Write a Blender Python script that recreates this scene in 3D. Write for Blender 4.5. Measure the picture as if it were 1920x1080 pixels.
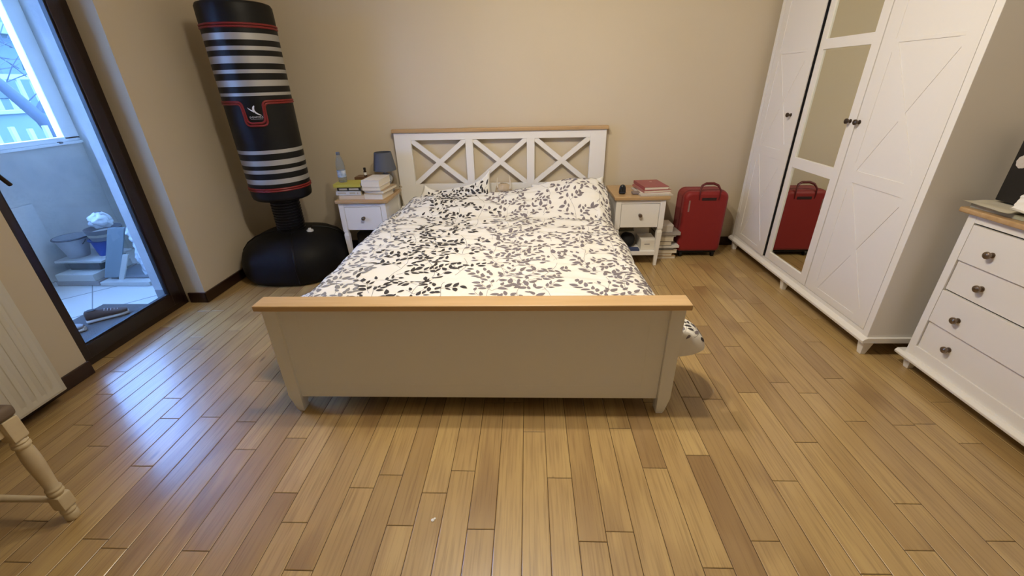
import bpy, bmesh, math, random
from mathutils import Vector, Matrix
random.seed(7)
PI = math.pi
for o in list(bpy.data.objects):
    bpy.data.objects.remove(o, do_unlink=True)
SC = bpy.context.scene
COL = SC.collection

# ------------------------------------------------------------------ camera
cd = bpy.data.cameras.new('camera')
cam = bpy.data.objects.new('camera', cd)
COL.objects.link(cam)
cd.sensor_width = 36.0
cd.lens = 789.5 / 1920 * 36.0
cd.clip_start = 0.02
r_ = Vector((0.99917805, 0.0340335, -0.02202155))
u_ = Vector((0.00474833, 0.44124567, 0.89737378))
f_ = Vector((-0.04025769, 0.89674075, -0.44072139))
M = Matrix.Identity(4)
for i in range(3):
    M[i][0] = r_[i]; M[i][1] = u_[i]; M[i][2] = -f_[i]
M.translation = (0, 0, 1.3373)
cam.matrix_world = M
SC.camera = cam

# ------------------------------------------------------------------ exposure
SC.view_settings.view_transform = 'Standard'
SC.view_settings.look = 'None'
SC.view_settings.gamma = 1.0
SC.view_settings.use_curve_mapping = False
SC.view_settings.exposure = 0.0

# ------------------------------------------------------------------ sky: cold overcast daylight
W = bpy.data.worlds.new('sky')
SC.world = W
W.use_nodes = True
bg = W.node_tree.nodes['Background']
bg.inputs['Color'].default_value = (0.25, 0.47, 1.0, 1)
bg.inputs['Strength'].default_value = 17


def bulb(name, loc, watt, col, rad, aim=None):
    l = bpy.data.lights.new(name, 'SPOT' if aim else 'POINT')
    l.energy = watt; l.color = col; l.shadow_soft_size = rad
    o = bpy.data.objects.new(name, l)
    o.location = loc
    if aim:
        l.spot_size = math.radians(179); l.spot_blend = 1.0
        o.rotation_euler = Vector(aim).to_track_quat('-Z', 'Y').to_euler()
    COL.objects.link(o)


# ceiling lamp over the foot of the bed: two bare bulbs, each with a small reflector throwing light to the wardrobe side
WARM = (1.0, 0.89, 0.72)
LA, LB = (-0.40, 1.64, 2.40), (0.06, 1.39, 2.40)
AIM = (.45, .30, -.85)
bulb('ceiling_bulb', LA, 15, WARM, 0.035)
bulb('ceiling_bulb', LB, 18, WARM, 0.035)
bulb('ceiling_reflector', LA, 52, WARM, 0.035, AIM)
bulb('ceiling_reflector', LB, 65, WARM, 0.035, AIM)


# ------------------------------------------------------------------ materials
def mat(name, col=(.8, .8, .8), rough=.5, metal=0.0, **kw):
    m = bpy.data.materials.new(name)
    m.use_nodes = True
    nt = m.node_tree
    b = nt.nodes['Principled BSDF']
    b.inputs['Base Color'].default_value = (*col, 1)
    b.inputs['Roughness'].default_value = rough
    b.inputs['Metallic'].default_value = metal
    if 'spec' in kw: b.inputs['Specular IOR Level'].default_value = kw['spec']
    if 'coat' in kw: b.inputs['Coat Weight'].default_value = kw['coat']; b.inputs['Coat Roughness'].default_value = kw.get('coatr', .2)
    if 'sheen' in kw: b.inputs['Sheen Weight'].default_value = kw['sheen']
    if 'alpha' in kw: b.inputs['Alpha'].default_value = kw['alpha']
    if 'trans' in kw: b.inputs['Transmission Weight'].default_value = kw['trans']
    if 'ior' in kw: b.inputs['IOR'].default_value = kw['ior']
    if 'bump' in kw or 'var' in kw:
        tc = nt.nodes.new('ShaderNodeTexCoord')
        mp = nt.nodes.new('ShaderNodeMapping')
        mp.inputs['Scale'].default_value = kw.get('stretch', (1, 1, 1))
        nt.links.new(tc.outputs['Object'], mp.inputs['Vector'])
        nz = nt.nodes.new('ShaderNodeTexNoise')
        nz.inputs['Scale'].default_value = kw.get('scale', 60)
        nz.inputs['Detail'].default_value = 4
        nt.links.new(mp.outputs['Vector'], nz.inputs['Vector'])
        if 'bump' in kw:
            bp = nt.nodes.new('ShaderNodeBump')
            bp.inputs['Strength'].default_value = kw['bump']
            bp.inputs['Distance'].default_value = kw.get('dist', .004)
            nt.links.new(nz.outputs['Fac'], bp.inputs['Height'])
            nt.links.new(bp.outputs['Normal'], b.inputs['Normal'])
        if 'var' in kw:
            mx = nt.nodes.new('ShaderNodeMix'); mx.data_type = 'RGBA'
            c2 = kw['var']
            mx.inputs['A'].default_value = (*col, 1); mx.inputs['B'].default_value = (*c2, 1)
            nz2 = nt.nodes.new('ShaderNodeTexNoise')
            nz2.inputs['Scale'].default_value = kw.get('vscale', 6)
            nz2.inputs['Detail'].default_value = 5
            nt.links.new(mp.outputs['Vector'], nz2.inputs['Vector'])
            rp = nt.nodes.new('ShaderNodeMapRange')
            rp.inputs['From Min'].default_value = .35; rp.inputs['From Max'].default_value = .65
            nt.links.new(nz2.outputs['Fac'], rp.inputs['Value'])
            nt.links.new(rp.outputs['Result'], mx.inputs['Factor'])
            nt.links.new(mx.outputs['Result'], b.inputs['Base Color'])
    return m


def pane_mat(name, tint=(1, 1, 1), refl=1.45):
    m = bpy.data.materials.new(name); m.use_nodes = True
    nt = m.node_tree; nt.nodes.clear()
    out = nt.nodes.new('ShaderNodeOutputMaterial')
    mix = nt.nodes.new('ShaderNodeMixShader')
    tr = nt.nodes.new('ShaderNodeBsdfTransparent'); tr.inputs['Color'].default_value = (*tint, 1)
    gl = nt.nodes.new('ShaderNodeBsdfGlossy'); gl.inputs['Roughness'].default_value = .02
    fr = nt.nodes.new('ShaderNodeFresnel'); fr.inputs['IOR'].default_value = refl
    gm = nt.nodes.new('ShaderNodeNewGeometry')
    fm = nt.nodes.new('ShaderNodeMath'); fm.operation = 'MULTIPLY_ADD'   # reflect on entering only: the slab is not refracting
    fm.inputs[1].default_value = -1; fm.inputs[2].default_value = 1
    nt.links.new(gm.outputs['Backfacing'], fm.inputs[0])
    fx = nt.nodes.new('ShaderNodeMath'); fx.operation = 'MULTIPLY'
    nt.links.new(fr.outputs[0], fx.inputs[0]); nt.links.new(fm.outputs[0], fx.inputs[1])
    nt.links.new(fx.outputs[0], mix.inputs[0]); nt.links.new(tr.outputs[0], mix.inputs[1]); nt.links.new(gl.outputs[0], mix.inputs[2])
    nt.links.new(mix.outputs[0], out.inputs[0])
    return m


def wood_mat(name, c1, c2, rough=.4, stretch=(3, 40, 40), coat=.2):
    m = bpy.data.materials.new(name); m.use_nodes = True
    nt = m.node_tree; b = nt.nodes['Principled BSDF']
    tc = nt.nodes.new('ShaderNodeTexCoord'); mp = nt.nodes.new('ShaderNodeMapping')
    mp.inputs['Scale'].default_value = stretch
    nz = nt.nodes.new('ShaderNodeTexNoise'); nz.inputs['Scale'].default_value = 1.0; nz.inputs['Detail'].default_value = 6; nz.inputs['Distortion'].default_value = .6
    mx = nt.nodes.new('ShaderNodeMix'); mx.data_type = 'RGBA'
    mx.inputs['A'].default_value = (*c1, 1); mx.inputs['B'].default_value = (*c2, 1)
    nt.links.new(tc.outputs['Object'], mp.inputs['Vector']); nt.links.new(mp.outputs['Vector'], nz.inputs['Vector'])
    rp = nt.nodes.new('ShaderNodeMapRange'); rp.inputs['From Min'].default_value = .3; rp.inputs['From Max'].default_value = .7
    nt.links.new(nz.outputs['Fac'], rp.inputs['Value']); nt.links.new(rp.outputs['Result'], mx.inputs['Factor'])
    nt.links.new(mx.outputs['Result'], b.inputs['Base Color'])
    b.inputs['Roughness'].default_value = rough
    b.inputs['Coat Weight'].default_value = coat; b.inputs['Coat Roughness'].default_value = .25
    bp = nt.nodes.new('ShaderNodeBump'); bp.inputs['Strength'].default_value = .15; bp.inputs['Distance'].default_value = .002
    nt.links.new(nz.outputs['Fac'], bp.inputs['Height']); nt.links.new(bp.outputs['Normal'], b.inputs['Normal'])
    return m


def floor_mat():
    m = bpy.data.materials.new('oak_planks'); m.use_nodes = True
    nt = m.node_tree; N = nt.nodes; L = nt.links
    b = N['Principled BSDF']
    at = N.new('ShaderNodeAttribute'); at.attribute_name = 'plank'
    sp = N.new('ShaderNodeSeparateColor'); L.new(at.outputs['Color'], sp.inputs[0])
    tc = N.new('ShaderNodeTexCoord')
    off = N.new('ShaderNodeVectorMath'); off.operation = 'MULTIPLY_ADD'
    L.new(at.outputs['Color'], off.inputs[0]); off.inputs[1].default_value = (13, 41, 77)
    L.new(tc.outputs['Object'], off.inputs[2])

    def noise(sc, detail, dist=0.0):
        mp = N.new('ShaderNodeMapping'); mp.inputs['Scale'].default_value = sc
        L.new(off.outputs[0], mp.inputs['Vector'])
        n = N.new('ShaderNodeTexNoise'); n.inputs['Scale'].default_value = 1; n.inputs['Detail'].default_value = detail
        n.inputs['Distortion'].default_value = dist
        L.new(mp.outputs['Vector'], n.inputs['Vector'])
        return n.outputs['Fac']

    def rng(src, a, c, d=0.0, e=1.0):
        r = N.new('ShaderNodeMapRange'); r.inputs['From Min'].default_value = a; r.inputs['From Max'].default_value = c
        r.inputs['To Min'].default_value = d; r.inputs['To Max'].default_value = e
        L.new(src, r.inputs['Value']); return r.outputs['Result']

    def mixc(f, A, B, typ='MIX'):
        x = N.new('ShaderNodeMix'); x.data_type = 'RGBA'; x.blend_type = typ
        for s, v in (('Factor', f), ('A', A), ('B', B)):
            if hasattr(v, 'links'): L.new(v, x.inputs[s])
            elif isinstance(v, tuple): x.inputs[s].default_value = (*v, 1)
            else: x.inputs[s].default_value = v
        return x.outputs['Result']
    ramp = N.new('ShaderNodeValToRGB')
    e = ramp.color_ramp.elements
    e[0].position = 0; e[0].color = (.25, .155, .082, 1)
    e[1].position = 1; e[1].color = (.62, .45, .27, 1)
    for p, c in ((.3, (.37, .240, .095)), (.55, (.48, .325, .130)), (.8, (.56, .395, .165))):
        q = e.new(p); q.color = (*c, 1)
    L.new(sp.outputs[0], ramp.inputs[0])
    c = ramp.outputs[0]
    # broad streaks along the grain, cathedral figure, pores, knots
    c = mixc(rng(noise((14, 1.1, 1), 4, 1.2), .35, .7, 0, .45), c, (.32, .19, .085), 'MIX')
    mpw = N.new('ShaderNodeMapping'); mpw.inputs['Scale'].default_value = (9, .9, 1); L.new(off.outputs[0], mpw.inputs['Vector'])
    wv = N.new('ShaderNodeTexWave'); wv.wave_type = 'RINGS'; wv.inputs['Scale'].default_value = 1.6; wv.inputs['Distortion'].default_value = 3.2
    wv.inputs['Detail'].default_value = 2; wv.inputs['Detail Scale'].default_value = .8
    L.new(mpw.outputs['Vector'], wv.inputs['Vector'])
    gate = rng(sp.outputs[2], .45, .95, .08, .50)
    mul = N.new('ShaderNodeMath'); mul.operation = 'MULTIPLY'; L.new(gate, mul.inputs[0]); L.new(rng(wv.outputs['Fac'], .55, 1.0), mul.inputs[1])
    c = mixc(mul.outputs[0], c, (.20, .105, .042))
    c = mixc(rng(noise((150, 5, 1), 3), .48, .72, 0, .42), c, (.16, .085, .035))
    c = mixc(rng(noise((5, 2.2, 1), 2), .62, .8, 0, .35), c, (.50, .34, .18))
    mk = N.new('ShaderNodeMapping'); mk.inputs['Scale'].default_value = (8, 2.2, 1); L.new(off.outputs[0], mk.inputs['Vector'])
    vo = N.new('ShaderNodeTexVoronoi'); vo.inputs['Scale'].default_value = 1.0; L.new(mk.outputs['Vector'], vo.inputs['Vector'])
    kn = rng(vo.outputs['Distance'], .02, .085, 1, 0)
    spk = N.new('ShaderNodeSeparateColor'); L.new(vo.outputs['Color'], spk.inputs[0])
    kg = rng(spk.outputs[0], .60, .68, 0, .85)
    km = N.new('ShaderNodeMath'); km.operation = 'MULTIPLY'; L.new(kn, km.inputs[0]); L.new(kg, km.inputs[1])
    c = mixc(km.outputs[0], c, (.10, .052, .022))
    L.new(c, b.inputs['Base Color'])
    b.inputs['Roughness'].default_value = .42
    b.inputs['Coat Weight'].default_value = .8
    b.inputs['Coat Roughness'].default_value = .20
    bp = N.new('ShaderNodeBump'); bp.inputs['Strength'].default_value = .12; bp.inputs['Distance'].default_value = .002
    L.new(noise((60, 4, 1), 4), bp.inputs['Height']); L.new(bp.outputs['Normal'], b.inputs['Normal'])
    L.new(bp.outputs['Normal'], b.inputs['Coat Normal'])
    return m


WHITE = mat('white_painted_wood', (.80, .78, .75), .38, bump=.08, scale=90, dist=.001)
WHITE2 = mat('white_lacquer_panel', (.78, .755, .72), .42, bump=.10, scale=120, dist=.001)
FOOTW = mat('white_footboard_lit', (.88, .895, .91), .45, bump=.08, scale=90, dist=.001)  # bed white made lighter and cooler, standing in for weak bounce light
OAK = wood_mat('oak_cap', (.62, .42, .22), (.54, .35, .17), .35)
OAKDARK = wood_mat('oak_top', (.50, .33, .17), (.40, .25, .115), .4)
WALL = mat('beige_wall_paint', (.60, .515, .38), .85, bump=.12, scale=220, dist=.001, var=(.585, .50, .365), vscale=1.5)
CEIL = mat('ceiling_paint', (.80, .77, .70), .9)
FLOORM = floor_mat()
GAP = mat('plank_gap', (.045, .022, .009), .8)
BASEB = wood_mat('dark_baseboard', (.030, .012, .008), (.020, .008, .006), .35, (4, 4, 30))
DOORBR = wood_mat('dark_mahogany_profile', (.015, .005, .004), (.010, .004, .003), .3, (20, 20, 2), .3)
RUBBER_SHADE = mat('black_gasket_gap_shade', (.012, .012, .016), .5)  # gasket black, also used to paint shade into wardrobe and chest gaps
PANE = pane_mat('door_glass', (.93, .96, 1.0))
PANE2 = pane_mat('window_glass', (.95, .98, 1.0))
MIRROR = mat('mirror_silver', (.80, .82, .76), .015, 1.0)
BRONZE = mat('dark_bronze', (.10, .075, .06), .28, .9)
PEWTER = mat('aged_brass', (.22, .17, .13), .3, .9)
RADW = mat('radiator_enamel', (.62, .59, .50), .35)
CREAM = mat('cream_paint', (.66, .56, .38), .45, bump=.15, scale=40, var=(.58, .47, .30), vscale=12)
GREYSEAT = mat('grey_brown_seat', (.16, .12, .09), .7)
BLACKVINYL = mat('black_vinyl', (.0035, .0035, .004), .6, spec=.22, bump=.2, scale=300, dist=.0006)
BLACKPLAST = mat('black_plastic', (.003, .003, .0035), .42, spec=.3)
REDPIPE = mat('red_piping', (.20, .012, .011), .45)
LOGOW = mat('logo_white', (.75, .75, .75), .5)
SUITRED = mat('red_fabric', (.22, .006, .007), .6, bump=.3, scale=400, dist=.0006, sheen=.1)
SUITDK = mat('dark_red_trim', (.10, .004, .008), .5)
SHADEGREY = mat('slate_lampshade', (.085, .095, .125), .8, bump=.2, scale=400, dist=.0005)
PAPER = mat('paper', (.72, .66, .55), .8, bump=.25, scale=30, stretch=(1, 1, 40), dist=.001)
PAPERW = mat('white_paper', (.80, .78, .74), .7)
DUVET = mat('cotton_print_ground', (.84, .82, .77), .85, bump=.12, scale=500, dist=.0005, sheen=.15)
LEAFDK = mat('charcoal_leaf_print', (.062, .058, .064), .95, spec=.1)
LEAFMID = mat('plum_grey_leaf_print', (.215, .19, .21), .95, spec=.1)
LEAFPALE = mat('blue_grey_leaf_print', (.25, .25, .275), .95, spec=.1)
SHEET = mat('pale_sheet', (.74, .74, .64), .85, bump=.2, scale=40)
TILE = mat('balcony_tile', (.62, .60, .57), .35)
PLASTER = mat('balcony_plaster', (.60, .57, .54), .9, bump=.5, scale=12, dist=.01, var=(.50, .48, .47), vscale=3.5)
PVC = mat('white_pvc', (.82, .82, .82), .35)


def simple(name, c, r=.6, **k):
    return mat(name, c, r, **k)


def band_mat():
    """black vinyl with printed silver bands, stacked by height on the bag"""
    m = bpy.data.materials.new('striped_bag_vinyl'); m.use_nodes = True
    nt = m.node_tree; N = nt.nodes; L = nt.links; b = N['Principled BSDF']
    tc = N.new('ShaderNodeTexCoord'); sx = N.new('ShaderNodeSeparateXYZ'); L.new(tc.outputs['Object'], sx.inputs[0])
    bands = [(1.603, 1.639), (1.547, 1.569), (1.475, 1.515), (1.419, 1.440), (1.344, 1.380), (1.289, 1.307),
             (.928, .952), (.851, .886), (.797, .822), (.724, .757)]
    acc = None
    for z0, z1 in bands:
        c = N.new('ShaderNodeMath'); c.operation = 'COMPARE'
        L.new(sx.outputs['Z'], c.inputs[0]); c.inputs[1].default_value = (z0 + z1) / 2; c.inputs[2].default_value = (z1 - z0) / 2
        if acc is None: acc = c.outputs[0]
        else:
            a = N.new('ShaderNodeMath'); a.operation = 'ADD'; L.new(acc, a.inputs[0]); L.new(c.outputs[0], a.inputs[1]); acc = a.outputs[0]
    mx = N.new('ShaderNodeMix'); mx.data_type = 'RGBA'
    mx.inputs['A'].default_value = (.004, .004, .0045, 1); mx.inputs['B'].default_value = (.42, .415, .40, 1)
    L.new(acc, mx.inputs['Factor']); L.new(mx.outputs['Result'], b.inputs['Base Color'])
    mm = N.new('ShaderNodeMath'); mm.operation = 'MULTIPLY'; L.new(acc, mm.inputs[0]); mm.inputs[1].default_value = .45
    L.new(mm.outputs[0], b.inputs['Metallic'])
    b.inputs['Roughness'].default_value = .5
    b.inputs['Specular IOR Level'].default_value = .28
    return m


BAGM = band_mat()


# ------------------------------------------------------------------ mesh builder
class MB:
    def __init__(s):
        s.bm = bmesh.new()

    def _merge(s, b, mi):
        for f in b.faces: f.material_index = mi
        me = bpy.data.meshes.new('tmp'); b.to_mesh(me); b.free()
        s.bm.from_mesh(me); bpy.data.meshes.remove(me)

    def box(s, x0, x1, y0, y1, z0, z1, bev=0.0, mi=0, seg=2, mtx=None):
        b = bmesh.new()
        vs = [b.verts.new(p) for p in ((x0, y0, z0), (x1, y0, z0), (x1, y1, z0), (x0, y1, z0), (x0, y0, z1), (x1, y0, z1), (x1, y1, z1), (x0, y1, z1))]
        for q in ((3, 2, 1, 0), (4, 5, 6, 7), (0, 1, 5, 4), (1, 2, 6, 5), (2, 3, 7, 6), (3, 0, 4, 7)):
            b.faces.new([vs[i] for i in q])
        if bev > 0:
            bmesh.ops.bevel(b, geom=b.edges[:], offset=bev, segments=seg, profile=.5, affect='EDGES')
        if mtx is not None: bmesh.ops.transform(b, matrix=mtx, verts=b.verts[:])
        s._merge(b, mi); return s

    def hexa(s, pts, bev=0.0, mi=0, seg=2):
        """eight corners: bottom ring (4) then top ring (4)"""
        b = bmesh.new()
        vs = [b.verts.new(p) for p in pts]
        for q in ((3, 2, 1, 0), (4, 5, 6, 7), (0, 1, 5, 4), (1, 2, 6, 5), (2, 3, 7, 6), (3, 0, 4, 7)):
            b.faces.new([vs[i] for i in q])
        bmesh.ops.recalc_face_normals(b, faces=b.faces[:])
        if bev > 0: bmesh.ops.bevel(b, geom=b.edges[:], offset=bev, segments=seg, profile=.5, affect='EDGES')
        s._merge(b, mi); return s

    def prism(s, poly, axis, a0, a1, bev=0.0, mi=0):
        """poly of 2-D points, extruded along an axis ('x': pts=(y,z), 'y': pts=(x,z), 'z': pts=(x,y))"""
        def P(p, a):
            return {'x': (a, p[0], p[1]), 'y': (p[0], a, p[1]), 'z': (p[0], p[1], a)}[axis]
        b = bmesh.new()
        v0 = [b.verts.new(P(p, a0)) for p in poly]; v1 = [b.verts.new(P(p, a1)) for p in poly]
        n = len(poly)
        b.faces.new(v0); b.faces.new(v1[::-1])
        for i in range(n): b.faces.new([v0[i], v0[(i + 1) % n], v1[(i + 1) % n], v1[i]])
        bmesh.ops.recalc_face_normals(b, faces=b.faces[:])
        if bev > 0: bmesh.ops.bevel(b, geom=b.edges[:], offset=bev, segments=2, profile=.5, affect='EDGES')
        s._merge(b, mi); return s

    def lathe(s, prof, c=(0, 0, 0), seg=32, axis='z', mi=0, sq=None, sx=1.0, sy=1.0):
        """prof: (radius, height) list; sq: superellipse exponent for a squarish plan"""
        b = bmesh.new(); rings = []
        for r, h in prof:
            ring = []
            for k in range(seg):
                a = 2 * PI * k / seg
                ca, sa = math.cos(a), math.sin(a)
                q = 1.0
                if sq: q = (abs(ca) ** sq + abs(sa) ** sq) ** (-1 / sq)
                x, y = r * ca * q * sx, r * sa * q * sy
                p = {'z': (x, y, h), 'x': (h, x, y), 'y': (x, h, y)}[axis]
                ring.append(b.verts.new((c[0] + p[0], c[1] + p[1], c[2] + p[2])))
            rings.append(ring)
        for A, B in zip(rings, rings[1:]):
            for k in range(seg):
                b.faces.new([A[k], A[(k + 1) % seg], B[(k + 1) % seg], B[k]])
        if prof[0][0] > 1e-5: b.faces.new(rings[0][::-1])
        if prof[-1][0] > 1e-5: b.faces.new(rings[-1])
        bmesh.ops.remove_doubles(b, verts=b.verts[:], dist=1e-6)
        bmesh.ops.recalc_face_normals(b, faces=b.faces[:])
        s._merge(b, mi); return s

    def tube(s, pts, r, seg=10, mi=0, closed=False):
        pts = [Vector(p) for p in pts]
        n = len(pts)
        rr = r if isinstance(r, (list, tuple)) else [r] * n
        b = bmesh.new(); rings = []
        up = Vector((0, 0, 1)); prevn = None
        for i, p in enumerate(pts):
            if closed: t = (pts[(i + 1) % n] - pts[i - 1]).normalized()
            else: t = (pts[min(i + 1, n - 1)] - pts[max(i - 1, 0)]).normalized()
            if prevn is None:
                ref = up if abs(t.z) < .9 else Vector((1, 0, 0))
                nn = t.cross(ref).normalized()
            else:
                nn = (prevn - t * prevn.dot(t)).normalized()
            prevn = nn; bb = t.cross(nn)
            rings.append([b.verts.new(p + (nn * math.cos(2 * PI * k / seg) + bb * math.sin(2 * PI * k / seg)) * rr[i]) for k in range(seg)])
        m = n if closed else n - 1
        for i in range(m):
            A, B = rings[i], rings[(i + 1) % n]
            for k in range(seg): b.faces.new([A[k], A[(k + 1) % seg], B[(k + 1) % seg], B[k]])
        if not closed:
            b.faces.new(rings[0][::-1]); b.faces.new(rings[-1])
        bmesh.ops.recalc_face_normals(b, faces=b.faces[:])
        s._merge(b, mi); return s

    def grid(s, fn, nu, nv, mi=0, closeu=False):
        b = bmesh.new()
        V = [[b.verts.new(fn(i / nu, j / nv)) for j in range(nv + 1)] for i in range(nu if closeu else nu + 1)]
        for i in range(nu):
            for j in range(nv):
                A, B = V[i], V[(i + 1) % len(V)]
                b.faces.new([A[j], B[j], B[j + 1], A[j + 1]])
        s._merge(b, mi); return s

    def quad(s, pts, mi=0):
        b = bmesh.new(); b.faces.new([b.verts.new(p) for p in pts]); s._merge(b, mi); return s

    def build(s, name, mats, parent=None, smooth=40, local=False, origin=None):
        me = bpy.data.meshes.new(name)
        o0 = origin
        if parent is not None and not local: o0 = BASE[parent.name]
        if o0 is not None: bmesh.ops.translate(s.bm, vec=-Vector(o0), verts=s.bm.verts[:])
        s.bm.to_mesh(me); s.bm.free()
        for m in (mats if isinstance(mats, (list, tuple)) else [mats]): me.materials.append(m)
        if smooth:
            me.polygons.foreach_set('use_smooth', [True] * len(me.polygons))
            me.set_sharp_from_angle(angle=math.radians(smooth))
        o = bpy.data.objects.new(name, me)
        if smooth and len(me.polygons) < 4000:      # keep big flat faces flat beside their rounded edges
            w = o.modifiers.new('weighted', 'WEIGHTED_NORMAL'); w.keep_sharp = True; w.weight = 90
        COL.objects.link(o)
        if parent is not None:
            o.parent = parent
            BASE[o.name] = BASE[parent.name]
        else:
            if origin is not None: o.location = origin
            BASE[o.name] = Vector(origin) if origin is not None else Vector((0, 0, 0))
        return o


BASE = {}


def tag(o, label, cat, group=None, kind=None):
    o['label'] = label; o['category'] = cat
    if group: o['group'] = group
    if kind: o['kind'] = kind
    return o


def thing(name, label, cat, loc=(0, 0, 0), group=None):
    o = bpy.data.objects.new(name, None)
    o.empty_display_size = .1
    COL.objects.link(o)
    o.location = loc
    BASE[o.name] = Vector(loc)
    return tag(o, label, cat, group)


def struct(o):
    o['kind'] = 'structure'
    return o


def dup(root, loc, label):
    r = root.copy(); COL.objects.link(r); r.location = loc; r['label'] = label; BASE[r.name] = Vector(loc)
    for ch in list(root.children):
        c = ch.copy(); COL.objects.link(c); c.parent = r; BASE[c.name] = Vector(loc)
        for g in list(ch.children):
            d = g.copy(); COL.objects.link(d); d.parent = c
    return r


def rotz(c, a):
    return Matrix.Translation(c) @ Matrix.Rotation(a, 4, 'Z') @ Matrix.Translation(-Vector(c))


def rotm(c, a, ax):
    return Matrix.Translation(c) @ Matrix.Rotation(a, 4, ax) @ Matrix.Translation(-Vector(c))


def sm(a, b, x):
    t = min(1, max(0, (x - a) / (b - a))); return t * t * (3 - 2 * t)


# ------------------------------------------------------------------ room shell
XL0, XL1, XR, YB, YF, ZC = -2.31, -2.24, 2.345, 3.575, -2.3, 2.62
JOINTS = {-24: [1.735], -23: [1.557], -22: [1.353], -20: [1.234], -19: [1.532], -18: [1.397], -17: [1.136], -16: [1.408], -15: [.812],
          -13: [1.225], -12: [.809], -9: [.912], -8: [.757], -6: [1.110], -5: [.908], -2: [.9], 0: [1.337], 1: [1.107], 3: [.9], 5: [1.157],
          6: [.791], 7: [1.221], 8: [.878], 10: [1.107, 1.908], 11: [.783, 1.595], 12: [1.293], 13: [.857, 1.67], 14: [1.02], 15: [1.414],
          16: [.892, 1.703], 18: [1.401]}
TONE = {(0, 1): .42, (1, 0): .62, (1, 1): .78, (-2, 0): .42, (-2, 1): .5, (5, 1): .22, (5, 0): .72, (-3, 0): .55, (-5, 0): .62, (-5, 1): .36,
        (-6, 0): .38, (-6, 1): .55, (3, 0): .6, (3, 1): .66, (4, 0): .72, (2, 0): .5, (-1, 0): .72, (7, 0): .3, (7, 1): .78, (8, 0): .74, (8, 1): .35,
        (10, 1): .55, (11, 1): .8, (6, 0): .62, (6, 1): .66, (-4, 0): .5, (-8, 0): .75, (-8, 1): .5, (-9, 1): .6, (-10, 0): .34}


def build_floor():
    rnd = random.Random(11)
    w = .0916; x0 = -.0265
    b = bmesh.new()
    lay = b.loops.layers.float_color.new('plank')
    for r in range(-28, 28):
        xa, xb = x0 + r * w, x0 + (r + 1) * w
        xa2, xb2 = max(xa, XL0 - .10), min(xb, XR + .02)
        if xb2 - xa2 < .01: continue
        js = list(JOINTS.get(r, []))
        if not js: js = [rnd.uniform(.6, 1.4)]
        seq = sorted(js)
        y = seq[0]
        while y > YF: y -= rnd.uniform(.55, 1.15); seq.insert(0, y)
        y = seq[-1]
        while y < YB: y += rnd.uniform(.55, 1.15); seq.append(y)
        base = seq.index(min(js))
        for k, (ya, yb) in enumerate(zip(seq, seq[1:])):
            ya, yb = max(ya, YF), min(yb, YB)
            if yb - ya < .01: continue
            rel = k - base + 1
            t = TONE.get((r, rel), min(1, max(0, rnd.gauss(.58, .12))))
            col = (t, rnd.random(), rnd.random(), 1)
            g, cz = .0009, .0012
            e = .0028
            top = [b.verts.new(p) for p in ((xa2 + e, ya + e, 0), (xb2 - e, ya + e, 0), (xb2 - e, yb - e, 0), (xa2 + e, yb - e, 0))]
            bot = [b.verts.new(p) for p in ((xa2 + g, ya + g, -cz), (xb2 - g, ya + g, -cz), (xb2 - g, yb - g, -cz), (xa2 + g, yb - g, -cz))]
            fs = [b.faces.new(top)] + [b.faces.new([bot[i], bot[(i + 1) % 4], top[(i + 1) % 4], top[i]]) for i in range(4)]
            for f in fs:
                for l in f.loops: l[lay] = col
    for f in b.faces: f.material_index = 0
    f = b.faces.new([b.verts.new(p) for p in ((XL0 - .1, YF, -.0022), (XR + .02, YF, -.0022), (XR + .02, YB, -.0022), (XL0 - .1, YB, -.0022))])
    f.material_index = 1
    for l in f.loops: l[lay] = (.1, .1, .1, 1)
    me = bpy.data.meshes.new('floor'); b.to_mesh(me); b.free()
    me.materials.append(FLOORM); me.materials.append(GAP)
    o = bpy.data.objects.new('floor', me); COL.objects.link(o)
    struct(o)


build_floor()
T = .12
struct(MB().box(XL1 - .345, XR + T, YB, YB + T, -.05, ZC).build('wall_back', WALL, smooth=0))
struct(MB().box(XR, XR + T, YF, YB, -.05, ZC).build('wall_right', WALL, smooth=0))
struct(MB().box(XL0 - .31, XR + T, YF - T, YF, -.05, ZC).build('wall_front', CEIL, smooth=0))
DY0, DY1, DZ = 1.655, 2.525, 2.12
wl = MB()
wl.box(XL1 - .345, XL1, DY1, YB, -.05, ZC)
wl.box(XL0 - .31, XL0, YF, DY0 + .07, -.05, ZC)
wl.box(XL1 - .345, XL0, DY0 + .07, DY1, DZ, ZC)
struct(wl.build('wall_left', WALL, smooth=0))
struct(MB().box(XL0 - .31, XR + T, YF - T, YB + T, ZC, ZC + .1).build('ceiling', CEIL, smooth=0))

BH, BT = .075, .015


def baseboard(name, segs):
    m = MB()
    for x0, x1, y0, y1 in segs: m.box(x0, x1, y0, y1, 0.0005, BH, .004)
    return struct(m.build(name, BASEB))


baseboard('baseboard_back', [(XL1 + BT, XR, YB - BT, YB)])
baseboard('baseboard_left', [(XL1, XL1 + BT, DY1 - BT, YB - BT), (XL1 - .115, XL1 + BT - .0005, DY1 - BT, DY1), (XL0, XL0 + BT, YF, DY0 + .075)])
baseboard('baseboard_right', [(XR - BT, XR, YF, YB - BT)])

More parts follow.
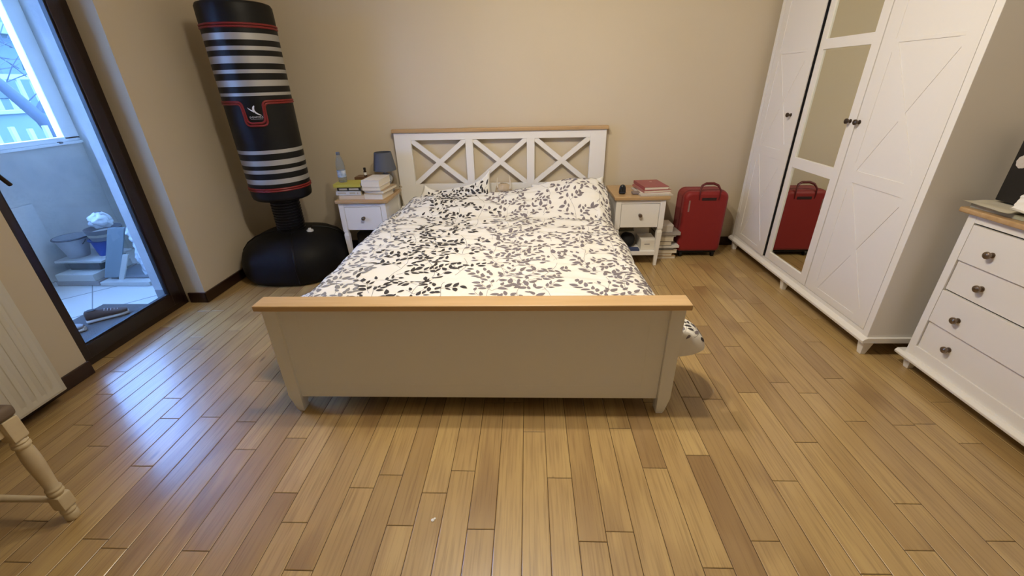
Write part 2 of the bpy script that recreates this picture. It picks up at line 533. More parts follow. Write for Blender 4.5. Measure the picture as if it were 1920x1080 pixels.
# balcony door
dr = struct(thing('door_1', '', '', (-2.38, DY0, 0)))
del dr['label']; del dr['category']
fx0, fx1 = -2.42, -2.378
m = MB()
m.box(fx0, fx1, DY0, DY0 + .055, 0, DZ, .005); m.box(fx0, fx1, DY1 - .055, DY1, 0, DZ, .005)
m.box(fx0, fx1, DY0 + .05, DY1 - .05, 0.0, .045, .005); m.box(fx0, fx1, DY0 + .05, DY1 - .05, DZ - .055, DZ, .005)
m.build('door_frame', DOORBR, dr)
m = MB()
sy0, sy1 = DY0 + .05, DY1 - .05
m.box(-2.402, -2.366, sy0, 1.808, .04, DZ - .05, .007); m.box(-2.402, -2.366, 2.400, sy1, .04, DZ - .05, .007)
m.box(-2.402, -2.366, 1.80, 2.405, .04, .122, .007); m.box(-2.402, -2.366, 1.80, 2.405, DZ - .13, DZ - .05, .007)
sash = m.build('door_sash', DOORBR, dr)
m = MB()
for a in ((1.808, 1.814, .122, DZ - .13), (2.392, 2.400, .122, DZ - .13)): m.box(-2.398, -2.374, a[0], a[1], a[2], a[3], .001)
m.box(-2.398, -2.374, 1.814, 2.392, .122, .130, .001); m.box(-2.398, -2.374, 1.814, 2.392, DZ - .138, DZ - .13, .001)
m.build('gasket', RUBBER_SHADE, dr)
MB().box(-2.394, -2.388, 1.812, 2.394, .126, DZ - .134).build('glass_pane', PANE, dr, smooth=0)
m = MB()
m.box(-2.366, -2.358, 1.74, 1.772, .98, 1.14, .004); m.lathe([(.010, -2.362), (.010, -2.325)], (0, 1.756, 1.075), 12, 'x')
m.tube([(-2.325, 1.752, 1.082), (-2.322, 1.772, 1.055), (-2.325, 1.80, 1.010), (-2.328, 1.826, .968)], [.010, .010, .0095, .009], 10)
m.build('door_handle', mat('bronze_handle', (.045, .03, .022), .35, .6), dr)

# ------------------------------------------------------------------ balcony behind the glass
XP = -3.76
struct(MB().box(XP - .15, XL1 - .345 + .18, -1.2, 3.75, -.12, -.004).build('balcony_floor', TILE, smooth=0))
m = MB()
for k in range(-4, 5):
    for sg in (1, -1):
        c = Vector((-3.112 + (.44 * k if sg < 0 else 0), 2.551 + (.44 * k if sg > 0 else .47 * k), 0))
        if sg > 0: c = Vector((-3.30, 2.30 + .62 * k, 0))
        d = Vector((.695, -.719 * sg if sg > 0 else .719, 0)) if sg < 0 else Vector((.695, -.719, 0))
        c = Vector((-3.112, 2.551 + .62 * k, 0)) if sg > 0 else Vector((-3.0, 2.33 + .62 * k, 0))
        n = Vector((-d.y, d.x, 0)) * .003
        ta, tb = sorted(((XP + .01 - c.x) / d.x, (-2.60 - c.x) / d.x))
        p, q = c + d * ta, c + d * tb
        if min(p.y, q.y) < -1.1 or max(p.y, q.y) > 3.59: continue
        m.prism([((p - n).x, (p - n).y), ((q - n).x, (q - n).y), ((q + n).x, (q + n).y), ((p + n).x, (p + n).y)], 'z', -.0045, -.0028)
struct(m.build('trim_tile_joints', simple('grout', (.25, .25, .25), .9), smooth=0))
struct(MB().box(XP - .15, XP, -1.2, 3.75, -.05, .955).build('balcony_parapet', PLASTER, smooth=0))
struct(MB().box(XP, XL1 - .345, 3.60, 3.75, -.05, 2.6).box(XP, XL1 - .345, -1.2, -1.05, -.05, 2.6).build('balcony_end_wall', PLASTER, smooth=0))
struct(MB().box(XP - .15, XL1 - .345, -1.2, 3.75, 2.55, 2.65).build('balcony_ceiling', PVC, smooth=0))
struct(MB().box(XL1 - .34, -2.423, DY1 - .012, DY1, 0, .10, .002).build('trim_reveal_tile', simple('skirting_tile', (.30, .29, .29), .5)))
struct(MB().box(XL1 - .344, -2.423, DY1 - .006, DY1 + .004, .10, DZ).build('trim_reveal', PLASTER, smooth=0))
wn = struct(thing('window_1', '', '', (XP, 1.2, .955))); del wn['label']; del wn['category']
m = MB()
m.box(XP - .07, XP + .02, -1.05, 3.6, .955, .975, .003)
m.box(XP - .06, XP + .005, -1.05, 3.6, .975, 1.012, .006); m.box(XP - .06, XP + .005, -1.05, 3.6, 2.43, 2.55, .006)
for y in (-1.05, .35, 1.95): m.box(XP - .06, XP + .005, y, y + .12, .99, 2.45, .006)
m.box(XP - .06, XP + .005, 3.475, 3.6, .99, 2.45, .006)
m.build('window_frame', PVC, wn)
m = MB(); m.box(XP - .012, XP - .006, -1.0, 3.5, 1.0, 2.45); m.build('window_pane', PANE2, wn, smooth=0)
MB().box(XP, XP + .03, 3.40, 3.425, .968, .982, .004).build('window_catch', simple('catch', (.1, .1, .12)), wn)

# ------------------------------------------------------------------ outside: garden, fence, house, tree
struct(MB().box(-40, XP - .15, -10, 40, -.6, -.35).build('garden_ground', simple('pale_ground', (.16, .19, .17), .95), smooth=0))
gw = thing('garden_wall', 'pale low garden wall with white railing outside the balcony window', 'wall', (-9.0, 8, -.35))
MB().box(-9.1, -8.9, 2, 16, -.35, 1.02).build('wall_panel', simple('garden_wall_paint', (.14, .19, .18), .9), gw, smooth=0)
MB().box(-9.16, -8.84, 2, 16, 1.02, 1.08, .01).build('coping', simple('coping', (.28, .31, .30), .8), gw)
m = MB()
for k in range(60): y = 2.2 + k * .23; m.box(-9.02, -8.98, y, y + .06, 1.06, 1.62)
m.box(-9.03, -8.97, 2, 16, 1.56, 1.64); m.build('railing', simple('white_railing', (.27, .30, .30), .7), gw, smooth=0)
pf = thing('picket_fence', 'row of low white pickets along the bottom of the window view', 'fence', (-6.5, 6, -.35))
m = MB()
for k in range(40): y = 2.0 + k * .2; m.box(-6.52, -6.48, y, y + .05, -.35, .92 + .02 * (k % 3), .0)
m.build('pickets', simple('picket_white', (.28, .31, .30), .7), pf, smooth=0)
MB().box(-6.56, -6.52, 2, 10, .55, .66).build('rail', simple('rail_white', (.22, .26, .25), .7), pf, smooth=0)
hs = thing('house', 'pale house with a wide roof band seen beyond the garden wall', 'house', (-17, 16, -.35))
MB().box(-20, -16.5, 4, 15.2, -.35, 3.0).box(-20, -17.2, 15.2, 26, -.35, 6.0).build('house_wall', simple('house_paint', (.10, .14, .15), .9), hs, smooth=0)
MB().box(-20.3, -16.1, 3.6, 15.4, 3.0, 3.3).build('roof', simple('roof_band', (.20, .24, .23), .9), hs, smooth=0)
for y in (11.2, 13.2, 16.8): MB().box(-16.56 if y < 15 else -17.26, -16.46 if y < 15 else -17.16, y, y + 1.1, 1.2, 2.5, .02).build('house_window', simple('dark_house_window', (.05, .08, .09), .3), hs)
m = MB()
m.tube([(-7.8, 7.25, -.4), (-7.8, 7.2, .4), (-7.85, 7.05, .95), (-7.95, 6.8, 1.45), (-8.1, 6.55, 1.9), (-8.2, 6.2, 2.6)], [.13, .11, .09, .075, .06, .03], 10)
m.tube([(-7.86, 7.0, 1.0), (-7.8, 7.25, 1.3), (-7.7, 7.6, 1.9), (-7.7, 7.7, 2.8)], [.06, .05, .035, .015], 8)
rt = random.Random(4)
for k in range(26):
    p = Vector((-7.95, 6.9 + rt.uniform(-.5, .4), rt.uniform(1.2, 2.2))); q = [p]
    d = Vector((rt.uniform(-.3, .3), rt.uniform(-1, 1), rt.uniform(-.2, .9)))
    for j in range(4):
        d = (d + Vector((rt.uniform(-.4, .4), rt.uniform(-.4, .4), rt.uniform(-.3, .3)))).normalized(); q.append(q[-1] + d * .25)
    m.tube(q, [.009, .007, .005, .004, .002], 5)
tag(m.build('bare_tree', simple('bark', (.06, .075, .09), .9), origin=(-7.8, 7.25, -.35)), 'bare leaning tree with thin twigs outside the balcony window', 'tree')

# ------------------------------------------------------------------ radiator
rd = thing('radiator', 'white ribbed panel radiator on the left wall beside the balcony door', 'radiator', (-2.25, 1.0, .068))
m = MB()
ry0, ry1, rz0, rz1 = .40, 1.517, .068, .86
prof = []
y = ry1
n = 27; step = (ry1 - .045 - (ry0 + .045)) / n


def rad_f(u, v):
    y = ry0 + .02 + (ry1 - ry0 - .04) * u; z = rz0 + .012 + (rz1 - rz0 - .024) * v
    w = (y - ry0 - .04) / .042
    inb = sm(0, .015, y - ry0 - .04) * sm(0, .015, ry1 - .04 - y) * sm(.035, .06, z - rz0) * sm(.035, .06, rz1 - z)
    d = (.5 - .5 * math.cos(2 * PI * w)); d = sm(.35, .9, d)
    return (-2.198 - .009 * d * inb, y, z)


m.box(-2.212, -2.2005, ry0, ry1, rz0, rz1, .004)
m.grid(rad_f, 420, 40)
m.build('front_panel', RADW, rd, smooth=30)
MB().box(-2.292, -2.282, ry0 + .01, ry1 - .01, rz0 + .01, rz1 - .01, .003).build('rear_panel', RADW, rd)
for a, b in ((ry0, ry0 + .012), (ry1 - .012, ry1)): MB().box(-2.287, -2.208, a, b, rz0 + .02, rz1, .002).build('side_cover', RADW, rd)
for a in (.6, 1.3): MB().box(-2.309, -2.288, a, a + .04, .3, .8).build('bracket', RADW, rd)

# ------------------------------------------------------------------ stool with turned legs at the left edge
st = thing('stool', 'cream stool leg with turned rings and a stretcher at the left edge', 'stool', (-1.81, .70, 0))
legs = [(-1.598, .918), (-2.02, .918), (-1.598, .50), (-2.02, .50)]
prof = [(.0, 0), (.019, .001), (.021, .015), (.020, .03), (.0225, .036), (.0195, .043)]
for lx, ly in legs:
    m = MB()
    m.lathe([(.001, 0), (.0185, .002), (.021, .012), (.0205, .028), (.0175, .033), (.0215, .040), (.0215, .046), (.017, .052), (.017, .06)], (lx, ly, 0), 24)
    m.box(lx - .0225, lx + .0225, ly - .0225, ly + .0225, .056, .118, .008)
    m.lathe([(.016, .112), (.018, .122), (.0225, .128), (.0225, .134), (.019, .139), (.022, .145), (.0215, .15), (.0175, .156), (.019, .19), (.022, .25), (.0225, .29), (.0205, .325), (.0185, .335), (.023, .342), (.023, .349), (.0195, .354), (.022, .360), (.017, .368), (.017, .375)], (lx, ly, 0), 24)
    m.box(lx - .0225, lx + .0225, ly - .0225, ly + .0225, .370, .452, .007)
    m.build('leg', CREAM, st)
for a, b in ((0, 1), (2, 3), (1, 3)):
    p, q = legs[a], legs[b]
    MB().tube([(p[0], p[1], .090), ((p[0] + q[0]) / 2, (p[1] + q[1]) / 2, .090), (q[0], q[1], .090)], [.010, .012, .010], 12).build('stretcher', CREAM, st)
m = MB()
m.box(-2.04, -1.592, .48, .925, .40, .451, .003)
m.build('apron', CREAM, st)
MB().box(-2.06, -1.572, .46, .945, .452, .492, .014, seg=3).build('seat', GREYSEAT, st)

# ------------------------------------------------------------------ bed
bed = thing('bed', 'white wooden double bed with oak caps and a crossed headboard', 'bed', (-.235, 2.5, 0))
bx0, bx1 = -1.085, .612
m = MB()
# frame-and-panel footboard
m.box(-1.03, .556, 1.466, 1.486, .074, .540, .002)
m.box(-1.03, -.953, 1.4650, 1.468, .074, .540, .0006); m.box(.483, .556, 1.4650, 1.468, .074, .540, .0006)
m.box(-.953, .483, 1.4650, 1.468, .468, .540, .0006); m.box(-.953, .483, 1.4650, 1.468, .074, .141, .0006)
foot = m.build('footboard', FOOTW, bed)
for s, xa, xb in ((-1, -1.085, -1.027), (1, .556, .612)):
    m = MB()
    if s < 0: poly = [(xa, .54), (xa, .085), (xa + .022, .012), (xa + .030, 0), (xb - .004, 0), (xb, .54)]
    else: poly = [(xb, .54), (xb, .085), (xb - .018, .012), (xb - .026, 0), (xa + .002, 0), (xa, .54)]
    m.prism(poly, 'y', 1.452, 1.502, .0025)
    m.build('foot_leg', FOOTW, bed)
MB().box(-1.095, .622, 1.420, 1.506, .538, .564, .005, seg=3).build('footboard_cap', OAK, bed)
for x0, x1 in ((-1.062, -1.04), (.57, .592)): MB().box(x0, x1, 1.49, 3.515, .13, .34, .003).build('side_rail', WHITE, bed)
m = MB()
for k in range(12): y = 1.6 + k * .16; m.box(-1.05, .577, y, y + .07, .215, .232)
m.box(-.26, -.21, 1.49, 3.51, .14, .214)
m.build('slats', simple('pine_slats', (.5, .36, .2)), bed)
hy0, hy1 = 3.520, 3.552
MB().box(-1.076, -.942, hy0, hy1, 0, .986, .003).build('headboard_post', WHITE, bed)
MB().box(.489, .615, hy0, hy1, 0, .986, .003).build('headboard_post', WHITE, bed)
MB().box(-.943, .490, hy0 + .001, hy1 - .001, .928, .986, .002).build('headboard_rail', WHITE, bed)
MB().box(-.943, .490, hy0 + .001, hy1 - .001, .30, .578, .002).build('headboard_rail', WHITE, bed)
MB().box(-.504, -.444, hy0 + .001, hy1 - .001, .577, .929, .002).build('mullion', WHITE, bed)
MB().box(-.012, .050, hy0 + .001, hy1 - .001, .577, .929, .002).build('mullion', WHITE, bed)
for a, b in ((-.942, -.504), (-.444, -.012), (.050, .489)):
    m = MB()
    cx, cz = (a + b) / 2, (.578 + .928) / 2
    L = math.hypot(b - a, .35); an = math.atan2(.35, b - a)
    for sg, dy in ((1, .004), (-1, .007)):
        hw = .0185
        poly = []
        # bar clipped to the opening
        d = Vector((math.cos(an), math.sin(an) * sg)); nrm = Vector((-d.y, d.x))
        c = Vector((cx, cz))
        raw = [c - d * L * .6 - nrm * hw, c + d * L * .6 - nrm * hw, c + d * L * .6 + nrm * hw, c - d * L * .6 + nrm * hw]

        def clip(poly, ax, lim, keep):
            out = []
            for i in range(len(poly)):
                p, q = poly[i], poly[(i + 1) % len(poly)]
                ip, iq = keep * (p[ax] - lim) >= 0, keep * (q[ax] - lim) >= 0
                if ip: out.append(p)
                if ip != iq: t = (lim - p[ax]) / (q[ax] - p[ax]); out.append(p + (q - p) * t)
            return out
        for ax, lim, kp in ((0, a, 1), (0, b, -1), (1, .578, 1), (1, .928, -1)): raw = clip(raw, ax, lim, kp)
        m.prism([(p.x, p.y) for p in raw], 'y', hy0 + dy, hy1 - dy)
    m.build('cross_brace', WHITE, bed)
MB().box(-1.088, .628, 3.505, 3.568, .986, 1.013, .005, seg=3).build('headboard_cap', OAKDARK, bed)

mt = MB()
mt.box(-1.03, .56, 1.52, 3.505, .236, .425, .04, seg=4)
mtr = tag(mt.build('mattress', SHEET, origin=(-.235, 2.5, .236)), 'thick mattress under the leaf print duvet on the white bed', 'mattress')

# ------------------------------------------------------------------ duvet with printed leaves
DC = -.235
Y0, Y1 = 1.4885, 3.36
CREST = [(-1.10, .33), (-1.0, .465), (-.88, .545), (-.75, .560), (-.6, .548), (-.48, .560), (-.23, .578), (0, .598), (.2, .628), (.38, .652), (.50, .655), (.565, .61), (.62, .52), (.68, .40)]


def interp(tab, x):
    if x <= tab[0][0]: return tab[0][1]
    for (a, va), (b, vb) in zip(tab, tab[1:]):
        if x <= b: t = (x - a) / (b - a); t = t * t * (3 - 2 * t); return va + (vb - va) * t
    return tab[-1][1]


from mathutils import noise as NZ


def wr(x, y, s=1.0):
    """soft creases running across the bed"""
    a = NZ.noise(Vector((x * 2.2, y * 9.0, 1.3))) * .013
    b = NZ.noise(Vector((x * 5.0 + 3, y * 19 + x * 3, 4.1))) * .0075
    c = NZ.noise(Vector((x * 1.3 + 7, y * 2.2, 8.8))) * .016
    return (a + b + c) * s


FLAT, RR, HANG = .72, .11, .24
ULIM = FLAT + RR * PI / 2 + HANG


def duv(u, y):
    s = 1 if u > 0 else -1
    a = abs(u)
    zt = .487 + .012 * math.cos(u * 1.6)
    zt += .012 * sm(1.75, 1.5, y)
    # flare of the hanging corners, pushed out by the footboard
    fl = sm(1.90, 1.64, y) if s > 0 else sm(2.15, 1.92, y) * sm(1.60, 1.70, y)
    th = .08
    # slow wave of the hanging edge
    th += .10 * NZ.noise(Vector((s * 3.0, y * 2.4, 2.2)))
    if a <= FLAT: dx, dz = a, 0
    else:
        aa = min(a - FLAT, RR * PI / 2)
        ph = aa / RR
        dx, dz = FLAT + RR * math.sin(ph), -RR * (1 - math.cos(ph))
        h = a - FLAT - RR * PI / 2
        if h > 0:
            g, g1, k_ = (1.72, -.10, .98) if s > 0 else (1.62, -.9, .80)
            t0, t1 = th + fl * g, th - fl * g1      # convex belly at the corners
            h *= 1 + (k_ - 1) * fl
            n_ = 6
            cl = math.sqrt(max(0, 1 - (max(0, 1.60 - y) / .112) ** 2))   # the corner closes towards the footboard
            for i_ in range(n_):
                tt = t0 + (t1 - t0) * ((i_ + .5) / n_ * min(1, h / HANG / (1 + (k_ - 1) * fl)))
                dx += h / n_ * math.sin(tt) * cl; dz -= h / n_ * math.cos(tt)
    x = DC + s * dx
    z = zt + dz
    w = wr(x, y + .3 * max(0, a - FLAT)) * (1 if a < FLAT + .05 else .8)
    n = Vector((0, 0, 1)) if a < FLAT else Vector((s, 0, .4)).normalized()
    # rise over the pillows at the head
    t = sm(2.80, 3.24, y)
    cr = interp(CREST, x)
    if a < FLAT + RR * PI / 2: z = z * (1 - t) + (cr + .3 * w) * t if True else z
    else: z = z * (1 - t) + min(z, cr) * t
    if a < FLAT: z += .022 * sm(2.72, 2.86, y) * sm(3.02, 2.86, y) * (-.6)
    z -= .055 * sm(3.27, 3.36, y) * (1 if a < FLAT + .1 else 0)
    # soft lumps of the pillows below
    z += .018 * t * NZ.noise(Vector((x * 4.5, y * 5, 5.5)))
    p = Vector((x, y, z)) + n * w
    if a > FLAT + .1: p.y += .02 * NZ.noise(Vector((s * 2, y * 3, p.z * 4)))
    return p


def normal(fn, u, v, e=.004):
    a = fn(u + e, v) - fn(u - e, v); b = fn(u, v + e) - fn(u, v - e)
    return a.cross(b).normalized()


PLACED = {}


def add_leaf(b, fn, u, v, ang, L, Wd, mi, off=.0012, bend=0.0, nseg=5):
    mu, mv = u + math.cos(ang) * L * .5, v + math.sin(ang) * L * .5     # printed leaves hardly overlap
    cell = PLACED.setdefault(id(b), {})
    ku, kv = int(mu // .03), int(mv // .03)
    for a_ in (-1, 0, 1):
        for c_ in (-1, 0, 1):
            for pu, pv in cell.get((ku + a_, kv + c_), ()):
                if (pu - mu) ** 2 + (pv - mv) ** 2 < (.54 * L) ** 2: return
    cell.setdefault((ku, kv), []).append((mu, mv))
    rows = []
    for i in range(nseg + 1):
        t = i / nseg
        w = Wd * (math.sin(PI * min(1, t * 1.02)) ** .75) * (1 - .35 * t) * .62
        aa = ang + bend * (t - .5)
        cx, cy = u + math.cos(aa) * L * t, v + math.sin(aa) * L * t
        nx, ny = -math.sin(aa), math.cos(aa)
        row = []
        for k in ((0,) if i in (0, nseg) else (-1, 0, 1)):
            uu, vv = cx + nx * w * k, cy + ny * w * k
            row.append(b.verts.new(fn(uu, vv) + normal(fn, uu, vv) * off))
        rows.append(row)
    for A, B in zip(rows, rows[1:]):
        if len(A) == 1 and len(B) == 3:
            fs = [b.faces.new([A[0], B[0], B[1]]), b.faces.new([A[0], B[1], B[2]])]
        elif len(A) == 3 and len(B) == 1:
            fs = [b.faces.new([A[0], B[0], A[1]]), b.faces.new([A[1], B[0], A[2]])]
        else:
            fs = [b.faces.new([A[0], B[0], B[1], A[1]]), b.faces.new([A[1], B[1], B[2], A[2]])]
        for f in fs: f.material_index = mi


def add_stem(b, fn, pts, w, mi, off=.0010):
    L = []
    for i, (u, v) in enumerate(pts):
        p = pts[min(i + 1, len(pts) - 1)]; q = pts[max(i - 1, 0)]
        d = Vector((p[0] - q[0], p[1] - q[1])); d = d.normalized() if d.length > 0 else Vector((0, 1))
        nx, ny = -d.y, d.x
        L.append([b.verts.new(fn(u + nx * w * k, v + ny * w * k) + normal(fn, u, v) * off) for k in (-1, 1)])
    for A, B in zip(L, L[1:]):
        f = b.faces.new([A[0], B[0], B[1], A[1]]); f.material_index = mi


def spray(b, fn, rnd, u, v, ang, n, mi, lo, hi, L=.043):
    """a twig with alternate leaves and a terminal one"""
    pts = [(u, v)]
    a = ang
    for i in range(n):
        a += rnd.uniform(-.22, .22)
        st_ = L * rnd.uniform(.60, .85)
        u2, v2 = pts[-1][0] + math.cos(a) * st_, pts[-1][1] + math.sin(a) * st_
        if not (lo[0] < u2 < hi[0] and lo[1] < v2 < hi[1]): break
        pts.append((u2, v2))
        sg = 1 if i % 2 else -1
        for q in ((sg,) if rnd.random() < .55 else (sg, -sg)):
            la = a + q * rnd.uniform(.55, 1.05)
            ll = L * rnd.uniform(.72, 1.15)
            if lo[0] < u2 + math.cos(la) * ll < hi[0] and lo[1] < v2 + math.sin(la) * ll < hi[1]:
                add_leaf(b, fn, u2 + math.cos(la) * .006, v2 + math.sin(la) * .006, la, ll, ll * rnd.uniform(.40, .54), mi, bend=rnd.uniform(-.5, .5))
    if len(pts) > 1:
        if rnd.random() < .55: add_stem(b, fn, pts, .0007, mi)
        ll = L * rnd.uniform(.85, 1.2)
        if lo[0] < pts[-1][0] + math.cos(a) * ll < hi[0] and lo[1] < pts[-1][1] + math.sin(a) * ll < hi[1]:
            add_leaf(b, fn, pts[-1][0], pts[-1][1], a, ll, ll * .46, mi)


def leaf_columns(b, fn, rnd, cols, lo, hi, L=.043):
    """upright branches; cols: (u centre, spread, material, twig spacing)"""
    for uc, spread, mi, dv in cols:
        v = lo[1] + .02
        ph = rnd.uniform(0, 6)
        stem = []
        while v < hi[1] - .02:
            uu = uc + .035 * math.sin(v * 7 + ph) + .02 * math.sin(v * 17 + ph)
            if lo[0] < uu < hi[0]: stem.append((uu, v))
            v += .02
        k0 = 0
        while k0 < len(stem) - 6:    # broken into lengths
            k1 = min(len(stem), k0 + rnd.randint(9, 18))
            add_stem(b, fn, stem[k0:k1], .0008, mi)
            k0 = k1 + rnd.randint(1, 3)
        v = lo[1] + rnd.uniform(.0, .03)
        sg = 1
        while v < hi[1] - .03:
            uu = uc + .035 * math.sin(v * 7 + ph) + .02 * math.sin(v * 17 + ph) + rnd.uniform(-.03, .03) * spread
            for q in ((sg,) if rnd.random() < .25 else (sg, -sg)):
                ang = PI / 2 - q * rnd.uniform(.45, 1.25)
                spray(b, fn, rnd, uu, v, ang, rnd.randint(2, 2 + int(3.4 * spread)), mi, lo, hi, L * rnd.uniform(.85, 1.1))
            sg = -sg
            v += dv * rnd.uniform(.7, 1.3)


def build_duvet():
    b = bmesh.new()
    nu, nv = 190, 170
    V = [[b.verts.new(duv(-ULIM + 2 * ULIM * i / nu, Y0 + (Y1 - Y0) * j / nv)) for j in range(nv + 1)] for i in range(nu + 1)]
    for i in range(nu):
        for j in range(nv): b.faces.new([V[i][j], V[i + 1][j], V[i + 1][j + 1], V[i][j + 1]])
    # underside, so that the quilt has thickness
    def und(u, y):
        p = duv(u, y); n = normal(duv, u, y, .01)
        e = min(1, (ULIM - abs(u)) / .05, (y - Y0) / .03 + .15, (Y1 - y) / .03 + .15)
        return p - n * .022 * math.sqrt(max(0, e))
    nu2, nv2 = 95, 60
    U = [[b.verts.new(und(-ULIM + 2 * ULIM * i / nu2, Y0 + (Y1 - Y0) * j / nv2)) for j in range(nv2 + 1)] for i in range(nu2 + 1)]
    for i in range(nu2):
        for j in range(nv2): b.faces.new([U[i][j], U[i][j + 1], U[i + 1][j + 1], U[i + 1][j]])
    rnd = random.Random(23)
    lo, hi = (-ULIM + .015, Y0 + .01), (ULIM - .015, Y1 - .02)
    cols = [(-1.0, .9, 3, .055), (-.78, .9, 3, .055), (-.64, .8, 3, .075), (-.44, 1.0, 1, .060), (-.28, 1.0, 1, .062), (-.13, .7, 1, .19), (.06, 1.0, 2, .062), (.20, 1.0, 2, .064), (.34, .7, 2, .17), (.56, 1.0, 2, .062), (.70, 1.0, 2, .064), (.84, .9, 2, .06), (.96, .8, 2, .045), (1.05, .9, 1, .06)]
    leaf_columns(b, duv, rnd, cols, lo, hi)
    me = bpy.data.meshes.new('duvet'); b.to_mesh(me); b.free()
    for mm in (DUVET, LEAFDK, LEAFMID, LEAFPALE): me.materials.append(mm)
    me.polygons.foreach_set('use_smooth', [True] * len(me.polygons))
    me.transform(Matrix.Translation((.235, -2.5, -.43)))
    o = bpy.data.objects.new('duvet', me); o.location = (-.235, 2.5, .43); COL.objects.link(o)
    tag(o, 'white duvet printed with grey and charcoal leaf sprays spread over the bed', 'duvet')


build_duvet()


# ------------------------------------------------------------------ pillows behind the duvet
def pillow(name, C, thick, label, seed, cols, sag=0.0, top_sag=0.0):
    """C: corners BL, BR, TR, TL of the cushion seam"""
    C = [Vector(c) for c in C]
    rn = Vector((seed, seed * 1.7, 0))
    nrm = ((C[1] - C[0]).cross(C[3] - C[0])).normalized()

    def f(s, t, side):
        # pinch the sides in, leave the corners pointed
        pin = .06
        ss = s * (1 - pin * (1 - t * t) * abs(s)); tt = t * (1 - pin * (1 - s * s) * abs(t))
        a, c = (ss + 1) / 2, (tt + 1) / 2
        p = (C[0] * (1 - a) + C[1] * a) * (1 - c) + (C[3] * (1 - a) + C[2] * a) * c
        p = p - Vector((0, 0, top_sag)) * (1 - s ** 4) * c
        e = max(0, (1 - s ** 4)) ** .5 * max(0, (1 - t ** 4)) ** .5
        nz = NZ.noise(Vector((s * 2.1, t * 2.1, side)) + rn) * .35 + .75 + .12 * NZ.noise(Vector((s * 6, t * 6, side)) + rn)
        return p + nrm * thick * side * e * nz
    b = bmesh.new()
    n = 36
    for side in (1, -1):
        V = [[b.verts.new(f(-1 + 2 * i / n, -1 + 2 * j / n, side)) for j in range(n + 1)] for i in range(n + 1)]
        for i in range(n):
            for j in range(n):
                q = [V[i][j], V[i + 1][j], V[i + 1][j + 1], V[i][j + 1]]
                b.faces.new(q if side > 0 else q[::-1])
    rnd = random.Random(seed)
    W_ = (C[1] - C[0]).length / 2; H_ = (C[3] - C[0]).length / 2
    for side in (1, -1):
        g = lambda u, v: f(u / W_, v / H_, side)
        g2 = g if side > 0 else (lambda u, v: f(-u / W_, v / H_, -1))
        leaf_columns(b, g2, rnd, [(c[0] * W_, c[1], c[2], .040) for c in cols], (-W_ * .96, -H_ * .95), (W_ * .96, H_ * .95), .043)
    bmesh.ops.remove_doubles(b, verts=b.verts[:], dist=1e-5)
    me = bpy.data.meshes.new(name); b.to_mesh(me); b.free()
    for mm in (DUVET, LEAFDK, LEAFMID, LEAFPALE): me.materials.append(mm)
    me.polygons.foreach_set('use_smooth', [True] * len(me.polygons))
    org = sum(C, Vector()) / 4; org.z = min(c.z for c in C)
    me.transform(Matrix.Translation(-org))
    o = bpy.data.objects.new(name, me); o.location = org; COL.objects.link(o)
    tag(o, label, 'pillow', 'leaf print pillows')


pillow('pillow', [(-.92, 3.385, .47), (-.285, 3.39, .45), (-.305, 3.445, .715), (-.855, 3.44, .600)], .040,
       'leaf print pillow with one pointed corner standing up against the headboard', 3, [(-.6, .8, 1), (-.1, .9, 1), (.3, .8, 1), (.8, .7, 1)], top_sag=.088)
pillow('pillow', [(-.02, 3.39, .45), (.66, 3.385, .46), (.598, 3.435, .640), (.02, 3.44, .585)], .040,
       'leaf print pillow at the nightstand with red books, its dark corner showing', 9, [(-.7, .8, 2), (-.2, .9, 2), (.3, .9, 2), (.8, .8, 1)], top_sag=.02)

# beige fleece bundle standing between the pillows
m = MB()


def fleece(u, v):
    a = u * 2 * PI; t = v
    r = .070 * math.sin(PI * (.06 + .88 * t)) ** .55
    p = Vector((-.205 + r * math.cos(a), 3.468 + .55 * r * math.sin(a), .455 + .135 * t))
    k = NZ.noise(p * 28) * .010 + NZ.noise(p * 60) * .004
    return p + Vector((math.cos(a), math.sin(a), .3)) * k


m.grid(fleece, 48, 30, closeu=True)
fl = tag(m.build('plush_cushion', mat('beige_fleece', (.52, .42, .31), .95, bump=.6, scale=90, sheen=.3), origin=(-.205, 3.468, .455)), 'small crumpled beige cushion behind the duvet between the two pillows', 'cushion')
m = MB()
m.tube([(-.253, 3.44, .56), (-.255, 3.445, .60), (-.252, 3.455, .64)], [.004, .0035, .001], 8)
m.build('pale_tag', simple('pale_ribbon', (.75, .68, .58), .6), fl)
m = MB(); m.tube([(-.150, 3.44, .55), (-.147, 3.445, .60), (-.155, 3.455, .66)], [.006, .005, .001], 8)
m.build('pale_tag', simple('pale_ribbon', (.75, .68, .58), .6), fl)

# ------------------------------------------------------------------ nightstands
NW, ND, NH = .385, .385, .556


